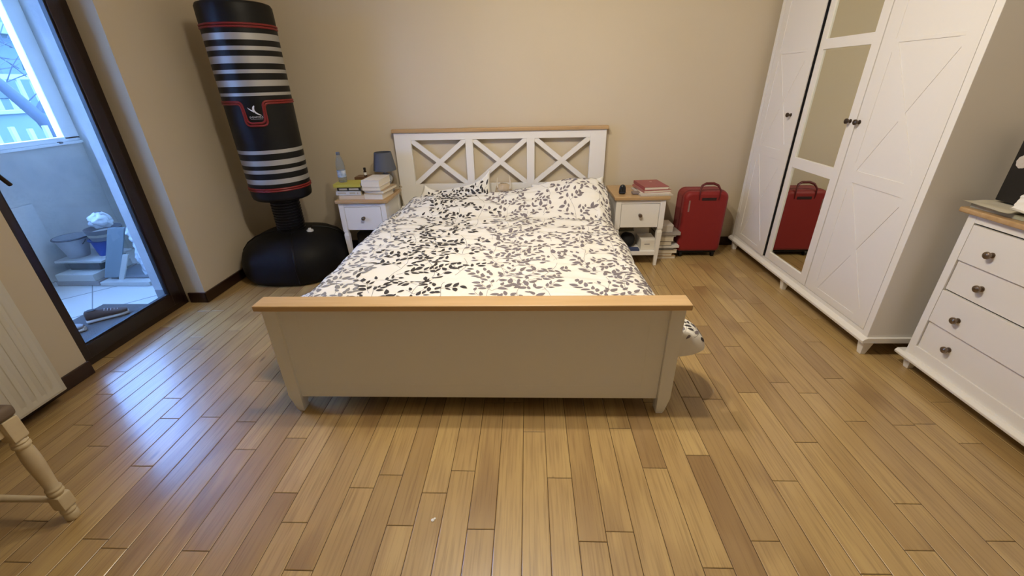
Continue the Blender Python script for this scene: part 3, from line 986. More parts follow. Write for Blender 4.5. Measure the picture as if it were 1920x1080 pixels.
def nightstand(loc, label):
    t = thing('nightstand', label, 'nightstand', loc, 'white nightstands beside the bed')
    B = lambda: MB()

    def part(m, n, mm): return m.build(n, mm, t, local=True)
    part(B().box(-.016, NW + .004, -.016, ND, .530, NH, .006, seg=3), 'tabletop', OAKDARK)
    for x0, y0 in ((0, 0), (NW - .042 - .018, 0), (0, ND - .045), (NW - .042 - .018, ND - .045)):
        x1, y1 = x0 + .040, y0 + .040
        m = B()
        m.box(x0, x1, y0, y1, .308, .530, .003)
        m.box(x0 + .002, x1 - .002, y0 + .002, y1 - .002, .300, .312, .004)
        cx, cy = (x0 + x1) / 2, (y0 + y1) / 2
        m.hexa([(cx - .011, cy - .011, 0), (cx + .011, cy - .011, 0), (cx + .011, cy + .011, 0), (cx - .011, cy + .011, 0),
                (x0, y0, .275), (x1, y0, .275), (x1, y1, .275), (x0, y1, .275)], .003)
        m.hexa([(x0, y0, .275), (x1, y0, .275), (x1, y1, .275), (x0, y1, .275), (x0 + .006, y0 + .006, .302), (x1 - .006, y0 + .006, .302), (x1 - .006, y1 - .006, .302), (x0 + .006, y1 - .006, .302)], .002)
        part(m, 'leg', WHITE)
    ix0, ix1 = .040, NW - .060
    m = B()
    m.box(ix0, ix1, .004, .022, .502, .530, .001); m.box(.006, .024, .04, ND - .04, .312, .530, .001); m.box(NW - .042, NW - .024, .04, ND - .04, .312, .530, .001)
    m.box(ix0, ix1, ND - .024, ND - .008, .312, .530, .001); m.box(.02, NW - .04, .02, ND - .01, .312, .318)
    part(m, 'body', WHITE)
    d = part(B().box(ix0 + .0025, ix1 - .0025, .003, .021, .3195, .4985, .0015).box(ix0 + .02, ix1 - .02, .02, ND - .03, .33, .48), 'drawer', WHITE)
    cx = (ix0 + ix1) / 2
    k = B().lathe([(.005, .004), (.005, -.008), (.012, -.012), (.0145, -.017), (.013, -.023), (.006, -.026), (.0, -.0265)], (cx, 0, .415), 20, 'y').lathe([(.011, .004), (.011, .001), (.0, .0005)], (cx, 0, .415), 20, 'y')
    kk = k.build('knob', PEWTER, d, local=True)
    part(B().box(.012, NW - .030, .010, ND - .01, .087, .120, .003), 'shelf', WHITE)
    return t


nsR = nightstand((.651, 3.105, 0), 'white nightstand with oak top beside the red suitcase')
nsL = dup(nsR, (-1.452, 3.112, 0), 'white nightstand with oak top piled with books beside the black punching bag')


# ------------------------------------------------------------------ books and small things
def book(label, x0, x1, y0, y1, z0, z1, cover, rot=0.0, spine='front', cat='book', group=None, pages=None, name='book', lines=None, soft=False):
    """a closed book lying flat: two boards, a spine and the page block; the spine side is 'front' (-y), 'left' or 'right'"""
    cx, cy = (x0 + x1) / 2, (y0 + y1) / 2
    t = thing(name, label, cat, (cx, cy, z0), group)
    t.rotation_euler = (0, 0, rot)
    X, Y, H = (x1 - x0) / 2, (y1 - y0) / 2, z1 - z0
    bt = min(.0025, H * .15)
    m = MB()
    m.box(-X, X, -Y, Y, 0.0003, bt, .0006); m.box(-X, X, -Y, Y, H - bt, H, .0006)
    if spine == 'front': m.box(-X, X, -Y, -Y + .003, 0.0003, H, .0008)
    elif spine == 'left': m.box(-X, -X + .003, -Y, Y, 0.0003, H, .0008)
    elif spine == 'right': m.box(X - .003, X, -Y, Y, 0.0003, H, .0008)
    m.build('cover', cover, t, local=True)
    e = .003
    px0, px1, py0, py1 = -X + e, X - e, -Y + e, Y - e
    m = MB(); m.box(px0, px1, py0, py1, bt, H - bt)
    m.build('page_block', pages or PAPER, t, local=True, smooth=0)
    if lines:
        m = MB()
        for (a, b, c, d) in lines: m.box(-X + 2 * X * a, -X + 2 * X * b, -Y - .0006, -Y + .001, H * c, H * d)
        m.build('spine_print', lines_mat, t, local=True, smooth=0)
    return t


lines_mat = simple('spine_ink', (.45, .40, .30), .7)
GB = 'books on the left nightstand'
gx = lambda a: a
z = .5565
# left pile, bottom to top
book('cream paperback at the bottom of the left pile beneath the grey volume', -1.438, -1.247, 3.12, 3.36, z, .588, simple('cream_cover', (.62, .50, .36)), .03, 'front', group=GB)
book('pale grey book with dark spine print between the black and cream ones', -1.452, -1.262, 3.125, 3.34, .5885, .621, simple('pale_grey_cover', (.55, .55, .54)), -.02, 'front', group=GB, lines=[(.06, .40, .35, .7), (.55, .78, .3, .75), (.85, .9, .3, .7)])
book('black book with pale spine print under the yellow one', -1.440, -1.258, 3.125, 3.33, .6215, .649, simple('black_cover', (.012, .012, .014), .4), .0, 'front', group=GB, lines=[(.08, .42, .25, .75), (.50, .9, .25, .75)])
book('bright yellow book on top of the left pile under the bottle', -1.462, -1.262, 3.115, 3.27, .6495, .675, simple('yellow_cover', (.46, .42, .07), .5), .04, 'front', group=GB)
# right pile
book('thick cream book at the bottom of the right pile near the bed', -1.232, -1.085, 3.115, 3.33, z, .598, simple('ivory_cover', (.60, .51, .38)), -.10, 'left', group=GB)
book('thin hardback with a dark lower edge second from the bottom of the right pile', -1.228, -1.070, 3.13, 3.37, .5985, .622, simple('umber_cover', (.40, .30, .20)), -.16, 'left', group=GB)
book('cream paperback third from the bottom of the right pile', -1.242, -1.100, 3.12, 3.33, .6225, .650, simple('cream_cover_b', (.66, .58, .45)), -.06, 'left', group=GB)
book('thick white book on top of the right pile in front of the lamp', -1.240, -1.100, 3.12, 3.34, .6505, .699, simple('white_cover', (.72, .68, .62)), -.08, 'left', group=GB)

# bottle of water on the yellow book
bt_ = thing('water_bottle', 'clear plastic water bottle standing on the yellow book', 'bottle', (-1.412, 3.195, .6755))
PET = mat('pet_plastic', (.66, .76, .90), .08, trans=.92, ior=1.12)
MB().lathe([(.0, .002), (.026, 0), (.030, .004), (.031, .02), (.029, .028), (.031, .036), (.031, .075), (.029, .082), (.031, .09), (.031, .120), (.027, .150), (.019, .178), (.0125, .192), (.0115, .203)], (-1.412, 3.195, .6755), 28).build('bottle_body', PET, bt_)
MB().lathe([(.0316, .040), (.0316, .088)], (-1.412, 3.195, .6755), 28).build('bottle_label', mat('blue_white_label', (.22, .33, .55), .5, var=(.62, .68, .78), scale=20, vscale=30), bt_)
MB().lathe([(.0135, .199), (.0135, .217), (.012, .219), (.0, .219)], (-1.412, 3.195, .6755), 20).build('bottle_cap', simple('blue_cap', (.10, .13, .20), .4), bt_)

# little dark dropper bottle on a wooden case behind the books
cs = thing('wooden_case', 'small dark wooden case behind the book piles on the left nightstand', 'case', (-1.30, 3.44, .5565))
MB().box(-1.40, -1.235, 3.39, 3.49, .5565, .650, .004).build('case_body', wood_mat('walnut', (.16, .08, .04), (.10, .05, .025)), cs)
MB().box(-1.402, -1.233, 3.388, 3.492, .650, .672, .004).build('case_lid', wood_mat('walnut_lid', (.20, .10, .05), (.13, .065, .03)), cs)
vb = thing('dropper_bottle', 'tiny dark bottle with a white label standing behind the books', 'bottle', (-1.318, 3.42, .6725))
MB().lathe([(.0, 0), (.0125, 0), (.0125, .036), (.009, .044), (.008, .052)], (-1.318, 3.42, .6725), 20).build('bottle_body', simple('amber_glass', (.03, .012, .006), .15), vb)
MB().lathe([(.0129, .010), (.0129, .032)], (-1.318, 3.42, .6725), 20).build('bottle_label', PAPERW, vb)
MB().lathe([(.0105, .050), (.0105, .066), (.008, .068), (.0, .068)], (-1.318, 3.42, .6725), 16).build('bottle_cap', simple('black_cap', (.012, .01, .01), .4), vb)

# bedside lamp
lp = thing('bedside_lamp', 'small table lamp with a slate grey tapered shade on the left nightstand', 'lamp', (-1.148, 3.41, .5565))
lx, ly = -1.148, 3.41
MB().lathe([(.0, 0), (.055, 0), (.056, .008), (.045, .018), (.024, .03), (.03, .055), (.05, .085), (.052, .105), (.035, .13), (.014, .145), (.012, .175)], (lx, ly, .5565), 32).build('lamp_base', simple('clear_grey_glass', (.30, .31, .33), .12, coat=.5), lp)
m = MB()
m.lathe([(.089, .165), (.089, .168), (.066, .302), (.063, .303), (.062, .302), (.086, .166)], (lx, ly, .5565), 40)
m.build('lamp_shade', SHADEGREY, lp)
MB().tube([(lx - .064, ly, .83), (lx, ly, .83), (lx + .064, ly, .83)], .002, 6).tube([(lx, ly, .72), (lx, ly, .832)], .006, 8).build('shade_ring', BRONZE, lp)
m = MB(); m.tube([(-1.10, 3.44, .562), (-1.06, 3.45, .562), (-1.045, 3.42, .60), (-1.038, 3.38, .585), (-1.030, 3.37, .50), (-1.022, 3.40, .40), (-1.03, 3.48, .25), (-1.05, 3.54, .15)], .0028, 8)
m.tube([(-1.052, 3.42, .590), (-1.040, 3.40, .592), (-1.028, 3.385, .588)], .008, 8)
m.build('cord', simple('pale_cord', (.45, .38, .28), .5), lp)

# below the left nightstand
b_ = thing('storage_bag', 'black bag on the lower shelf of the left nightstand', 'bag', (-1.32, 3.30, .1205))
MB().box(-1.40, -1.26, 3.20, 3.44, .1205, .27, .03, seg=3).build('bag_body', simple('dark_cloth', (.012, .012, .014), .8), b_)
MB().tube([(-1.37, 3.30, .265), (-1.35, 3.30, .295), (-1.31, 3.30, .295), (-1.29, 3.30, .265)], .005, 8).build('bag_handle', simple('dark_webbing', (.015, .015, .018), .7), b_)
c_ = thing('carton', 'grey carton on the lower shelf of the left nightstand', 'box', (-1.18, 3.28, .1205))
MB().box(-1.245, -1.12, 3.17, 3.40, .1205, .20, .002).build('carton_body', simple('grey_card', (.36, .37, .40)), c_)
MB().box(-1.247, -1.118, 3.168, 3.402, .192, .206, .002).build('carton_lid', simple('grey_lid', (.46, .47, .50)), c_)

# right nightstand top
sp = thing('speaker', 'small black rounded gadget standing on the right nightstand', 'gadget', (.705, 3.19, .5565))
MB().lathe([(.0, 0), (.020, 0), (.024, .004), (.0255, .02), (.024, .045), (.019, .060), (.010, .068), (.0, .070)], (.705, 3.19, .5565), 28, sy=.8).build('gadget_body', simple('gloss_black', (.008, .010, .014), .25), sp)
MB().lathe([(.0262, .012), (.0268, .015), (.0262, .018)], (.705, 3.19, .5565), 28, sy=.8).build('gadget_ring', simple('dark_blue_band', (.02, .03, .06), .3), sp)
tag(MB().box(.775, .835, 3.155, 3.21, .5568, .575, .007, seg=3).build('charger', simple('grey_plastic', (.20, .16, .15), .5), origin=(.805, 3.18, .5565)), 'small grey brown charger lying left of the red book', 'charger')
GP = 'papers and books on the right nightstand'
book('magazine at the bottom of the pile on the right nightstand', .815, 1.055, 3.105, 3.37, .5567, .564, simple('magazine_grey', (.55, .50, .46)), .06, 'left', 'magazine', GP, name='magazine')
book('white magazine just under the pink book on the right nightstand', .835, 1.062, 3.13, 3.40, .5645, .572, simple('magazine_white', (.68, .62, .56)), -.10, 'left', 'magazine', GP, name='magazine')
book('pinkish notebook under the dark red book', .835, 1.045, 3.15, 3.39, .5725, .589, simple('pink_cover', (.38, .15, .13)), .14, 'left', 'book', GP)
book('dark red hardback with a pale mark on top of the right pile', .845, 1.030, 3.16, 3.41, .5895, .612, simple('dark_red_cover', (.30, .055, .065), .35), .10, 'left', 'book', GP)
m = MB(); m.lathe([(.0, .6125), (.011, .6125), (.010, .6135), (.0, .6136)], (.955, 3.34, 0), 20)
ob = [o for o in bpy.data.objects if o.get('label') == 'dark red hardback with a pale mark on top of the right pile'][0]
m.build('emblem', simple('pale_pink', (.6, .42, .40)), ob, smooth=0)
ob2 = [c for c in bpy.data.objects if c.name.startswith('emblem')][0]

# right nightstand shelf
GSH = 'things on the lower shelf of the right nightstand'
wb = thing('white_box', 'white card box with small grey print on the right nightstand shelf', 'box', (.945, 3.20, .1205), GSH)
MB().box(.878, .990, 3.145, 3.30, .1205, .196, .002).build('box_body', simple('white_card', (.74, .70, .62)), wb)
MB().box(.876, .992, 3.143, 3.302, .188, .206, .002).build('box_lid', simple('white_card_lid', (.77, .73, .66)), wb)
MB().box(.905, .945, 3.1432, 3.1450, .165, .173).build('box_print', simple('grey_print', (.30, .29, .28)), wb, smooth=0)
book('upright white folder behind the white box on the nightstand shelf', .862, .992, 3.345, 3.375, .1205, .305, PAPERW, 0, 'left', 'folder', GSH, name='folder')
book('grey green book standing left of the white box on the shelf', .700, .858, 3.30, 3.335, .1205, .225, simple('grey_green', (.26, .28, .24)), .1, 'left', 'book', GSH)
pb = MB()


def pouch(u, v):
    a = u * 2 * PI; t = -PI / 2 + PI * v
    p = Vector((.79 + .058 * math.cos(a) * math.cos(t) ** .6 if math.cos(t) > 0 else .79, 3.235 + .05 * math.sin(a) * max(0, math.cos(t)) ** .6, .178 + .058 * math.sin(t)))
    return p + Vector((1, 1, 1)) * NZ.noise(p * 20) * .006


pb.grid(pouch, 32, 18, closeu=True)
tag(pb.build('black_pouch', simple('black_fabric', (.010, .010, .012), .9), origin=(.79, 3.235, .12)), 'crumpled black pouch on the left of the right nightstand shelf', 'pouch', GSH)
book('small blue booklet at the front of the right nightstand shelf', .790, .866, 3.122, 3.18, .1205, .134, simple('navy_cover', (.05, .07, .16)), 0, 'front', 'booklet', GSH, name='booklet')

# pile on the floor right of the nightstand
GF = 'books and magazines piled on the floor'
py = 3.25
FP = [('tan book at the very bottom of the floor pile', 1.040, 1.196, 0.0005, .025, (.52, .36, .20), .03, 'book', 0),
      ('tan book second from the floor in the floor pile', 1.035, 1.172, .0255, .049, (.55, .38, .22), -.05, 'book', 0),
      ('cream book third from the floor in the floor pile', 1.040, 1.202, .0495, .077, (.60, .52, .40), .04, 'book', 0),
      ('dark grey magazine beneath the white magazine in the floor pile', 1.040, 1.175, .0775, .094, (.16, .15, .14), -.02, 'magazine', 0),
      ('wide white magazine sticking out to the right of the floor pile', 1.040, 1.214, .0945, .114, (.74, .72, .68), .02, 'magazine', 0),
      ('dark book in the middle of the floor pile', 1.030, 1.150, .1145, .152, (.07, .06, .06), .02, 'book', 0),
      ('thick ivory book above the dark book in the floor pile', 1.035, 1.168, .1525, .190, (.62, .56, .46), -.04, 'book', 0),
      ('thin black notebook near the top of the floor pile', 1.045, 1.178, .1905, .200, (.03, .028, .03), .05, 'notebook', 0),
      ('grey magazine jutting out near the top of the floor pile', 1.040, 1.208, .2005, .226, (.36, .33, .31), .06, 'magazine', 0)]
for lab, a, b, z0, z1, c, ro, ct, _ in FP:
    book(lab, a, b, py, py + .22, z0, z1, simple('pile_cover', c), ro, 'left' if ct != 'magazine' else 'front', ct, GF, name=ct)
wt = thing('carton', 'pale carton on top of the floor pile beside the suitcase', 'box', (1.10, 3.33, .2265))
MB().box(1.040, 1.150, 3.262, 3.40, .2265, .275, .002).build('carton_body', simple('pale_card', (.62, .58, .53)), wt)
MB().box(1.038, 1.152, 3.260, 3.402, .270, .284, .002).build('carton_lid', simple('pale_card_lid', (.66, .62, .57)), wt)

# ------------------------------------------------------------------ red suitcase
su = thing('suitcase', 'red soft suitcase standing against the back wall by the wardrobe', 'suitcase', (1.39, 3.38, 0))
sx0, sx1, sy0, sy1, sz0, sz1 = 1.212, 1.552, 3.275, 3.485, .050, .542


def rrect(x0, x1, z0, z1, rt, rb, n=8):
    P = []
    for cx, cz, r, a0 in ((x1 - rt, z1 - rt, rt, 0), (x0 + rt, z1 - rt, rt, 90), (x0 + rb, z0 + rb, rb, 180), (x1 - rb, z0 + rb, rb, 270)):
        for k in range(n + 1):
            a = math.radians(a0 + 90 * k / n); P.append((cx + r * math.cos(a), cz + r * math.sin(a)))
    return P


def loft(m, rings, mi=0):
    b = bmesh.new(); R = [[b.verts.new(p) for p in r] for r in rings]
    n = len(R[0])
    for A, B in zip(R, R[1:]):
        for k in range(n): b.faces.new([A[k], A[(k + 1) % n], B[(k + 1) % n], B[k]])
    b.faces.new(R[0][::-1]); b.faces.new(R[-1])
    bmesh.ops.recalc_face_normals(b, faces=b.faces[:]); m._merge(b, mi)


rings = []
for y, ins in ((sy0, .03), (sy0 + .004, .016), (sy0 + .012, .006), (sy0 + .028, 0), (sy1 - .028, 0), (sy1 - .012, .006), (sy1, .022)):
    rings.append([(px, y, pz) for px, pz in rrect(sx0 + ins, sx1 - ins, sz0 + ins, sz1 - ins, .055 - ins * .6, .03 - ins * .5)])
m = MB(); loft(m, rings); m.build('shell', SUITRED, su)
m = MB()
for yy in (sy0 + .05, sy0 + .062, sy1 - .05):
    pr = [(px, yy, pz) for px, pz in rrect(sx0 - .0005, sx1 + .0005, sz0 - .0005, sz1 + .0005, .055, .03)]
    m.tube(pr, .0022, 6, closed=True)
m.build('zip_piping', simple('zip_red', (.14, .006, .008), .6), su)
hx0, hx1 = 1.322, 1.470
m = MB()
m.tube([(hx0, sy0 - .001, .478), (hx0 - .003, sy0 - .003, .515), (hx0 - .002, sy0 + .004, .556), (hx0 + .014, sy0 + .022, .585), (hx0 + .045, sy0 + .034, .598), (hx1 - .045, sy0 + .034, .598), (hx1 - .014, sy0 + .022, .585), (hx1 + .002, sy0 + .004, .556), (hx1 + .003, sy0 - .003, .515), (hx1, sy0 - .001, .478)], [.003, .004, .006, .009, .010, .010, .009, .006, .004, .003], 10)
m.build('carry_handle', SUITDK, su)
MB().box(1.342, 1.452, sy0 - .003, sy0 + .003, .474, .496, .002).build('handle_recess', simple('recess_black', (.02, .003, .006), .6), su)
MB().box(sx0 + .034, sx0 + .046, sy0 - .0025, sy0 + .004, .385, .475, .002).build('badge', simple('grey_badge', (.28, .17, .16), .4), su)
for wx in (sx0 + .04, sx1 - .04):
    for wy in (sy0 + .035, sy1 - .04):
        m = MB(); m.lathe([(.0, -.011), (.019, -.011), (.022, -.008), (.022, .008), (.019, .011), (.0, .011)], (wx, wy, .0225), 18, 'x')
        m.box(wx - .016, wx + .016, wy - .016, wy + .016, .034, .054, .004)
        m.build('wheel', BLACKPLAST, su)
MB().box(sx0 + .02, sx1 - .02, sy0 + .018, sy1 - .02, .036, .056, .006).build('wheel_base', BLACKPLAST, su)

# ------------------------------------------------------------------ wardrobe
wd = thing('wardrobe', 'tall white three door wardrobe with a mirrored middle door', 'wardrobe', (2.03, 2.705, 0))
FX = 1.745
m = MB()
m.box(FX, XR - .012, 1.903, 1.941, .105, 2.03, .003); m.box(FX, XR - .012, 3.470, 3.508, .105, 2.03, .003)
m.box(FX + .002, XR - .012, 1.93, 3.48, .105, .1285, .002); m.box(FX, XR - .012, 1.93, 3.48, 2.0, 2.03, .002)
m.box(XR - .025, XR - .014, 1.93, 3.48, .12, 2.01)
m.build('carcass', WHITE, wd)
MB().box(FX + .03, XR - .03, 2.45, 2.475, .13, 2.0).box(FX + .03, XR - .03, 2.965, 2.985, .13, 2.0).build('divider', RUBBER_SHADE, wd)  # dividers coloured black to paint the shade seen through the door gaps
m = MB()
m.prism([(1.722, .078), (1.720, .092), (1.732, .103), (1.744, .108), (XR - .01, .108), (XR - .01, .078)], 'y', 1.890, 3.522, .002)
m.build('plinth', WHITE, wd)
MB().prism([(1.73, 2.03), (1.71, 2.055), (1.71, 2.07), (XR - .01, 2.07), (XR - .01, 2.03)], 'y', 1.88, 3.53, .002).build('cornice', WHITE, wd)
for fy0, fy1 in ((1.897, 1.945), (2.665, 2.71), (3.44, 3.485)):
    for fx in (1.740, XR - .07):
        c = (fx + .024, (fy0 + fy1) / 2)
        MB().hexa([(c[0] - .016, c[1] - .014, 0), (c[0] + .010, c[1] - .014, 0), (c[0] + .010, c[1] + .014, 0), (c[0] - .016, c[1] + .014, 0),
                   (fx, fy0, .079), (fx + .05, fy0, .079), (fx + .05, fy1, .079), (fx, fy1, .079)], .003).build('foot', WHITE, wd)


def strip(m, p, q, w, h0, h1, X, bev=.0012):
    """raised bar on a door front between two (y,z) points"""
    p, q = Vector(p), Vector(q); d = (q - p).normalized(); n = Vector((-d.y, d.x)) * w / 2
    poly = [p - n, q - n, q + n, p + n]
    m.prism([(a.x, a.y) for a in poly], 'x', X - h1, X - h0, bev)


def cross_door(y0, y1, name='door'):
    """door with stiles and rails round two crossed panels"""
    z0, z1 = .132, 1.997
    m = MB()
    m.box(FX + .005, FX + .022, y0, y1, z0, z1, .001)
    a, b = y0 + .070, y1 - .086
    if y0 > 2.9: a, b = y0 + .078, y1 - .070
    ra = [(z0, .172), (.805, .868), (1.462, 1.478), (1.94, z1)]
    m.box(FX + .0018, FX + .006, y0, a, z0, z1, .0012); m.box(FX + .0018, FX + .006, b, y1, z0, z1, .0012)
    for q0, q1 in ra: m.box(FX + .0018, FX + .006, a - .001, b + .001, q0, q1, .0012)
    for q0, q1 in ((.172, .805), (.868, 1.462)):
        w = .040
        strip(m, (a, q0), (b, q1), w, 0, .0039, FX + .006, .0009)
        strip(m, (a, q1), (b, q0), w, 0, .0034, FX + .006, .0009)
    return m


d3 = cross_door(1.944, 2.463).build('door', WHITE2, wd)
m = MB()
KX = FX


def knob_x(X, y, z, r=.0145):
    return MB().lathe([(r * .75, X + .002), (r * .75, X - .002), (r * .4, X - .004), (r * .38, X - .012), (r * .8, X - .015), (r, X - .021), (r * .92, X - .027), (r * .5, X - .031), (0, X - .032)], (0, y, z), 20, 'x')


knob_x(FX, 2.440, 1.103).build('knob', BRONZE, d3)
d2m = MB()
z0, z1 = .132, 1.997
d2m.box(FX, FX + .022, 2.467, 2.529, z0, z1, .0015); d2m.box(FX, FX + .022, 2.918, 2.962, z0, z1, .0015)
for q0, q1 in ((z0, .184), (.786, .850), (1.466, 1.520), (1.94, z1)): d2m.box(FX, FX + .022, 2.528, 2.919, q0, q1, .0015)
d2 = d2m.build('door', WHITE2, wd)
d2['label'] = 'middle door holding three mirror panes'
m = MB(); m.box(FX + .018, FX + .0215, 2.50, 2.945, .15, 1.97); m.build('door_back', RUBBER_SHADE, d2, smooth=0)
for q0, q1 in ((.184, .786), (.850, 1.466), (1.520, 1.94)):
    MB().box(FX + .010, FX + .014, 2.529, 2.918, q0, q1).build('mirror_pane', MIRROR, d2, smooth=0)
knob_x(FX, 2.508, 1.103).build('knob', BRONZE, d2)
d1m = cross_door(2.981, 3.466)
bmesh.ops.transform(d1m.bm, matrix=rotm((FX + .01, 3.466, 0), math.radians(-1.6), 'Z'), verts=d1m.bm.verts[:])
d1 = d1m.build('door', WHITE2, wd)
sl = MB().box(FX + .008, FX + .0215, 2.977, 2.9812, .135, 1.994, .0008)  # added black strip on the free edge, painting the gap's shade
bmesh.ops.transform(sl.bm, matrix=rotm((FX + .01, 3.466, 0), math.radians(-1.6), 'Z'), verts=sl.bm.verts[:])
sl.build('gap_shade_strip', RUBBER_SHADE, d1)
k1 = knob_x(FX, 3.062, 1.097)
bmesh.ops.transform(k1.bm, matrix=rotm((FX + .01, 3.466, 0), math.radians(-1.6), 'Z'), verts=k1.bm.verts[:])
k1.build('knob', BRONZE, d1)

# ------------------------------------------------------------------ chest of drawers
ch = thing('chest_of_drawers', 'white chest of drawers with oak top in front of the wardrobe side', 'chest of drawers', (2.1, 1.38, 0))
CX = 1.880
cy0, cy1 = .95, 1.818
m = MB()
m.box(CX, XR - .012, cy1 - .036, cy1, .084, .790, .002); m.box(CX, XR - .012, cy0, cy0 + .036, .084, .790, .002)
m.box(CX + .001, XR - .012, cy0 + .03, cy1 - .03, .757, .790, .001); m.box(CX + .001, XR - .012, cy0 + .03, cy1 - .03, .084, .139, .001)
m.box(XR - .03, XR - .014, cy0 + .03, cy1 - .03, .1, .78)
m.build('carcass', WHITE, ch)
MB().box(CX + .021, CX + .026, cy0 + .03, cy1 - .03, .10, .788).build('gap_shade_board', RUBBER_SHADE, ch, smooth=0)  # added black board, painted shade for the gaps between drawer fronts
MB().prism([(CX - .024, .062), (CX - .026, .074), (CX - .014, .086), (XR - .01, .086), (XR - .01, .062)], 'y', cy0 - .028, cy1 + .030, .002).build('plinth', WHITE, ch)
MB().box(CX - .024, XR - .008, cy0 - .028, cy1 + .030, .790, .812, .006, seg=3).build('tabletop', OAKDARK, ch)
for fx in (CX + .0, XR - .07):
    for fy in (cy0, cy1 - .045):
        c = (fx + .026, fy + .0225)
        MB().hexa([(c[0] - .015, c[1] - .013, 0), (c[0] + .012, c[1] - .013, 0), (c[0] + .012, c[1] + .013, 0), (c[0] - .015, c[1] + .013, 0),
                   (fx, fy, .064), (fx + .05, fy, .064), (fx + .05, fy + .045, .064), (fx, fy + .045, .064)], .003).build('foot', WHITE, ch)
for (q0, q1, X, ky, kz) in ((.592, .749, CX - .001, 1.656, .660), (.450, .591, CX + .008, 1.640, .516), (.284, .443, CX - .001, 1.658, .352), (.1395, .283, CX + .008, 1.644, .208)):
    m = MB(); m.box(X, X + .020, cy0 + .0385, cy1 - .0385, q0, q1, .0012); m.box(X + .030, XR - .05, cy0 + .06, cy1 - .06, q0 + .012, q1 - .02)
    d = m.build('drawer', WHITE2, ch)
    for yy in (ky, cy0 + cy1 - ky): knob_x(X, yy, kz, .0155).build('knob', PEWTER, d)


# papers, box and sheets on the chest
def sheet(name, label, pts, z0, col, curl=0.0, cat='paper', seed=1, thick=.0012):
    """a loose sheet: four (x,y) corners with a little curl"""
    P = [Vector((p[0], p[1], 0)) for p in pts]

    def f(u, v, dz=0):
        p = (P[0] * (1 - u) + P[1] * u) * (1 - v) + (P[3] * (1 - u) + P[2] * u) * v
        h = curl * ((1 - u) ** 2 * (1 - v) ** 2) + .003 * (NZ.noise(Vector((u * 3, v * 3, seed))) + .6) * 1.2
        return (p.x, p.y, z0 + max(.0003, h) + dz)
    m = MB()
    m.grid(lambda u, v: f(u, v, thick), 14, 14); m.grid(lambda u, v: f(1 - u, v, 0), 14, 14)
    o = m.build(name, col, origin=(sum(p[0] for p in pts) / 4, sum(p[1] for p in pts) / 4, z0))
    return tag(o, label, cat, 'papers on the chest of drawers')


book('green grey magazine under the black box on the chest of drawers', 1.885, 2.12, 1.60, 1.835, .8125, .830, simple('magazine_green', (.28, .29, .20), var=(.50, .47, .36), scale=10, vscale=14), .05, 'left', 'magazine', 'papers on the chest of drawers', name='magazine')
sheet('paper_sheet', 'pale sheet at the very left corner of the chest of drawers', [(1.855, 1.845), (1.86, 1.66), (2.06, 1.64), (2.05, 1.86)], .8305, simple('pale_sheet_paper', (.56, .52, .42), .7), .006, seed=2)
sheet('paper_sheet', 'white folded sheet in front of the black box on the chest', [(1.862, 1.665), (1.87, 1.45), (2.03, 1.44), (1.98, 1.70)], .838, PAPERW, .010, seed=5)
m = MB()


def crump(u, v):
    y = 1.700 - .20 * u; zz = .845 + .085 * v * (.55 + .45 * u)
    return (1.905 + .045 * v + .012 * NZ.noise(Vector((u * 4, v * 4, 3))), y + .02 * v, zz)


m.grid(crump, 20, 12); m.grid(lambda u, v: tuple(Vector(crump(1 - u, v)) + Vector((.0015, 0, 0))), 20, 12)
tag(m.build('envelope', simple('white_envelope', (.78, .76, .73), .7), origin=(1.92, 1.6, .84)), 'crumpled white envelope standing at the right edge in front of the box', 'envelope', 'papers on the chest of drawers')
bb = thing('gift_box', 'tall black box with a pale round emblem on the chest of drawers', 'box', (2.02, 1.775, .8425))
MB().box(1.972, 2.075, 1.70, 1.834, .8425, 1.125, .003).build('box_body', simple('black_card', (.012, .011, .011), .35), bb)
m = MB()
for k in range(9):
    a = 2 * PI * k / 9
    m.lathe([(.0, 1.9700), (.010, 1.9703), (.011, 1.9712), (.010, 1.9722)], (0, 1.798 + .013 * math.cos(a), 1.003 + .015 * math.sin(a)), 12, 'x')
m.lathe([(.0, 1.9685), (.009, 1.969), (.010, 1.972)], (0, 1.798, 1.003), 14, 'x')
m.build('emblem', simple('pale_emblem', (.55, .50, .44), .6), bb)

# ------------------------------------------------------------------ punching bag
pbx, pby = -1.85, 3.10
pg = thing('punching_bag', 'free standing black punching bag with silver bands on a round black base', 'punching bag', (pbx, pby, 0))
m = MB()
m.lathe([(.0, 0.001), (.30, .001), (.350, .010), (.372, .045), (.377, .10), (.374, .16), (.352, .225), (.312, .275), (.255, .312), (.19, .332), (.13, .340), (.11, .345), (.0, .346)], (pbx + .01, pby, 0), 64, sq=2.6)
base = m.build('base', BLACKVINYL, pg)
for aa in (-1.16, -1.16 + PI / 2, -1.16 + PI, -1.16 - PI / 2):
    pts = []
    for r, h in ((.352, .014), (.374, .045), (.379, .10), (.376, .16), (.354, .226), (.313, .277), (.256, .314), (.19, .334), (.13, .342)):
        q = (abs(math.cos(aa)) ** 2.6 + abs(math.sin(aa)) ** 2.6) ** (-1 / 2.6)
        pts.append((pbx + .01 + r * q * math.cos(aa), pby + r * q * math.sin(aa), h))
    MB().tube(pts, .006, 8).build('base_seam', BLACKPLAST, base)
MB().lathe([(.026, .332), (.024, .345), (.012, .347), (.011, .358), (.0, .359)], (pbx + .165, pby - .045, 0), 16).build('filler_cap', simple('filler_white', (.60, .58, .52), .5), base)
m = MB()
pr = [(.125, .335)]
zz = .345
k = 0
while zz < .600:
    pr += [(.094 if k % 2 else .102, zz), (.094 if k % 2 else .102, zz + .007)]
    zz += .0105; k += 1
m.lathe(pr, (pbx, pby, 0), 40)
m.build('neck', BLACKPLAST, pg)
m = MB()
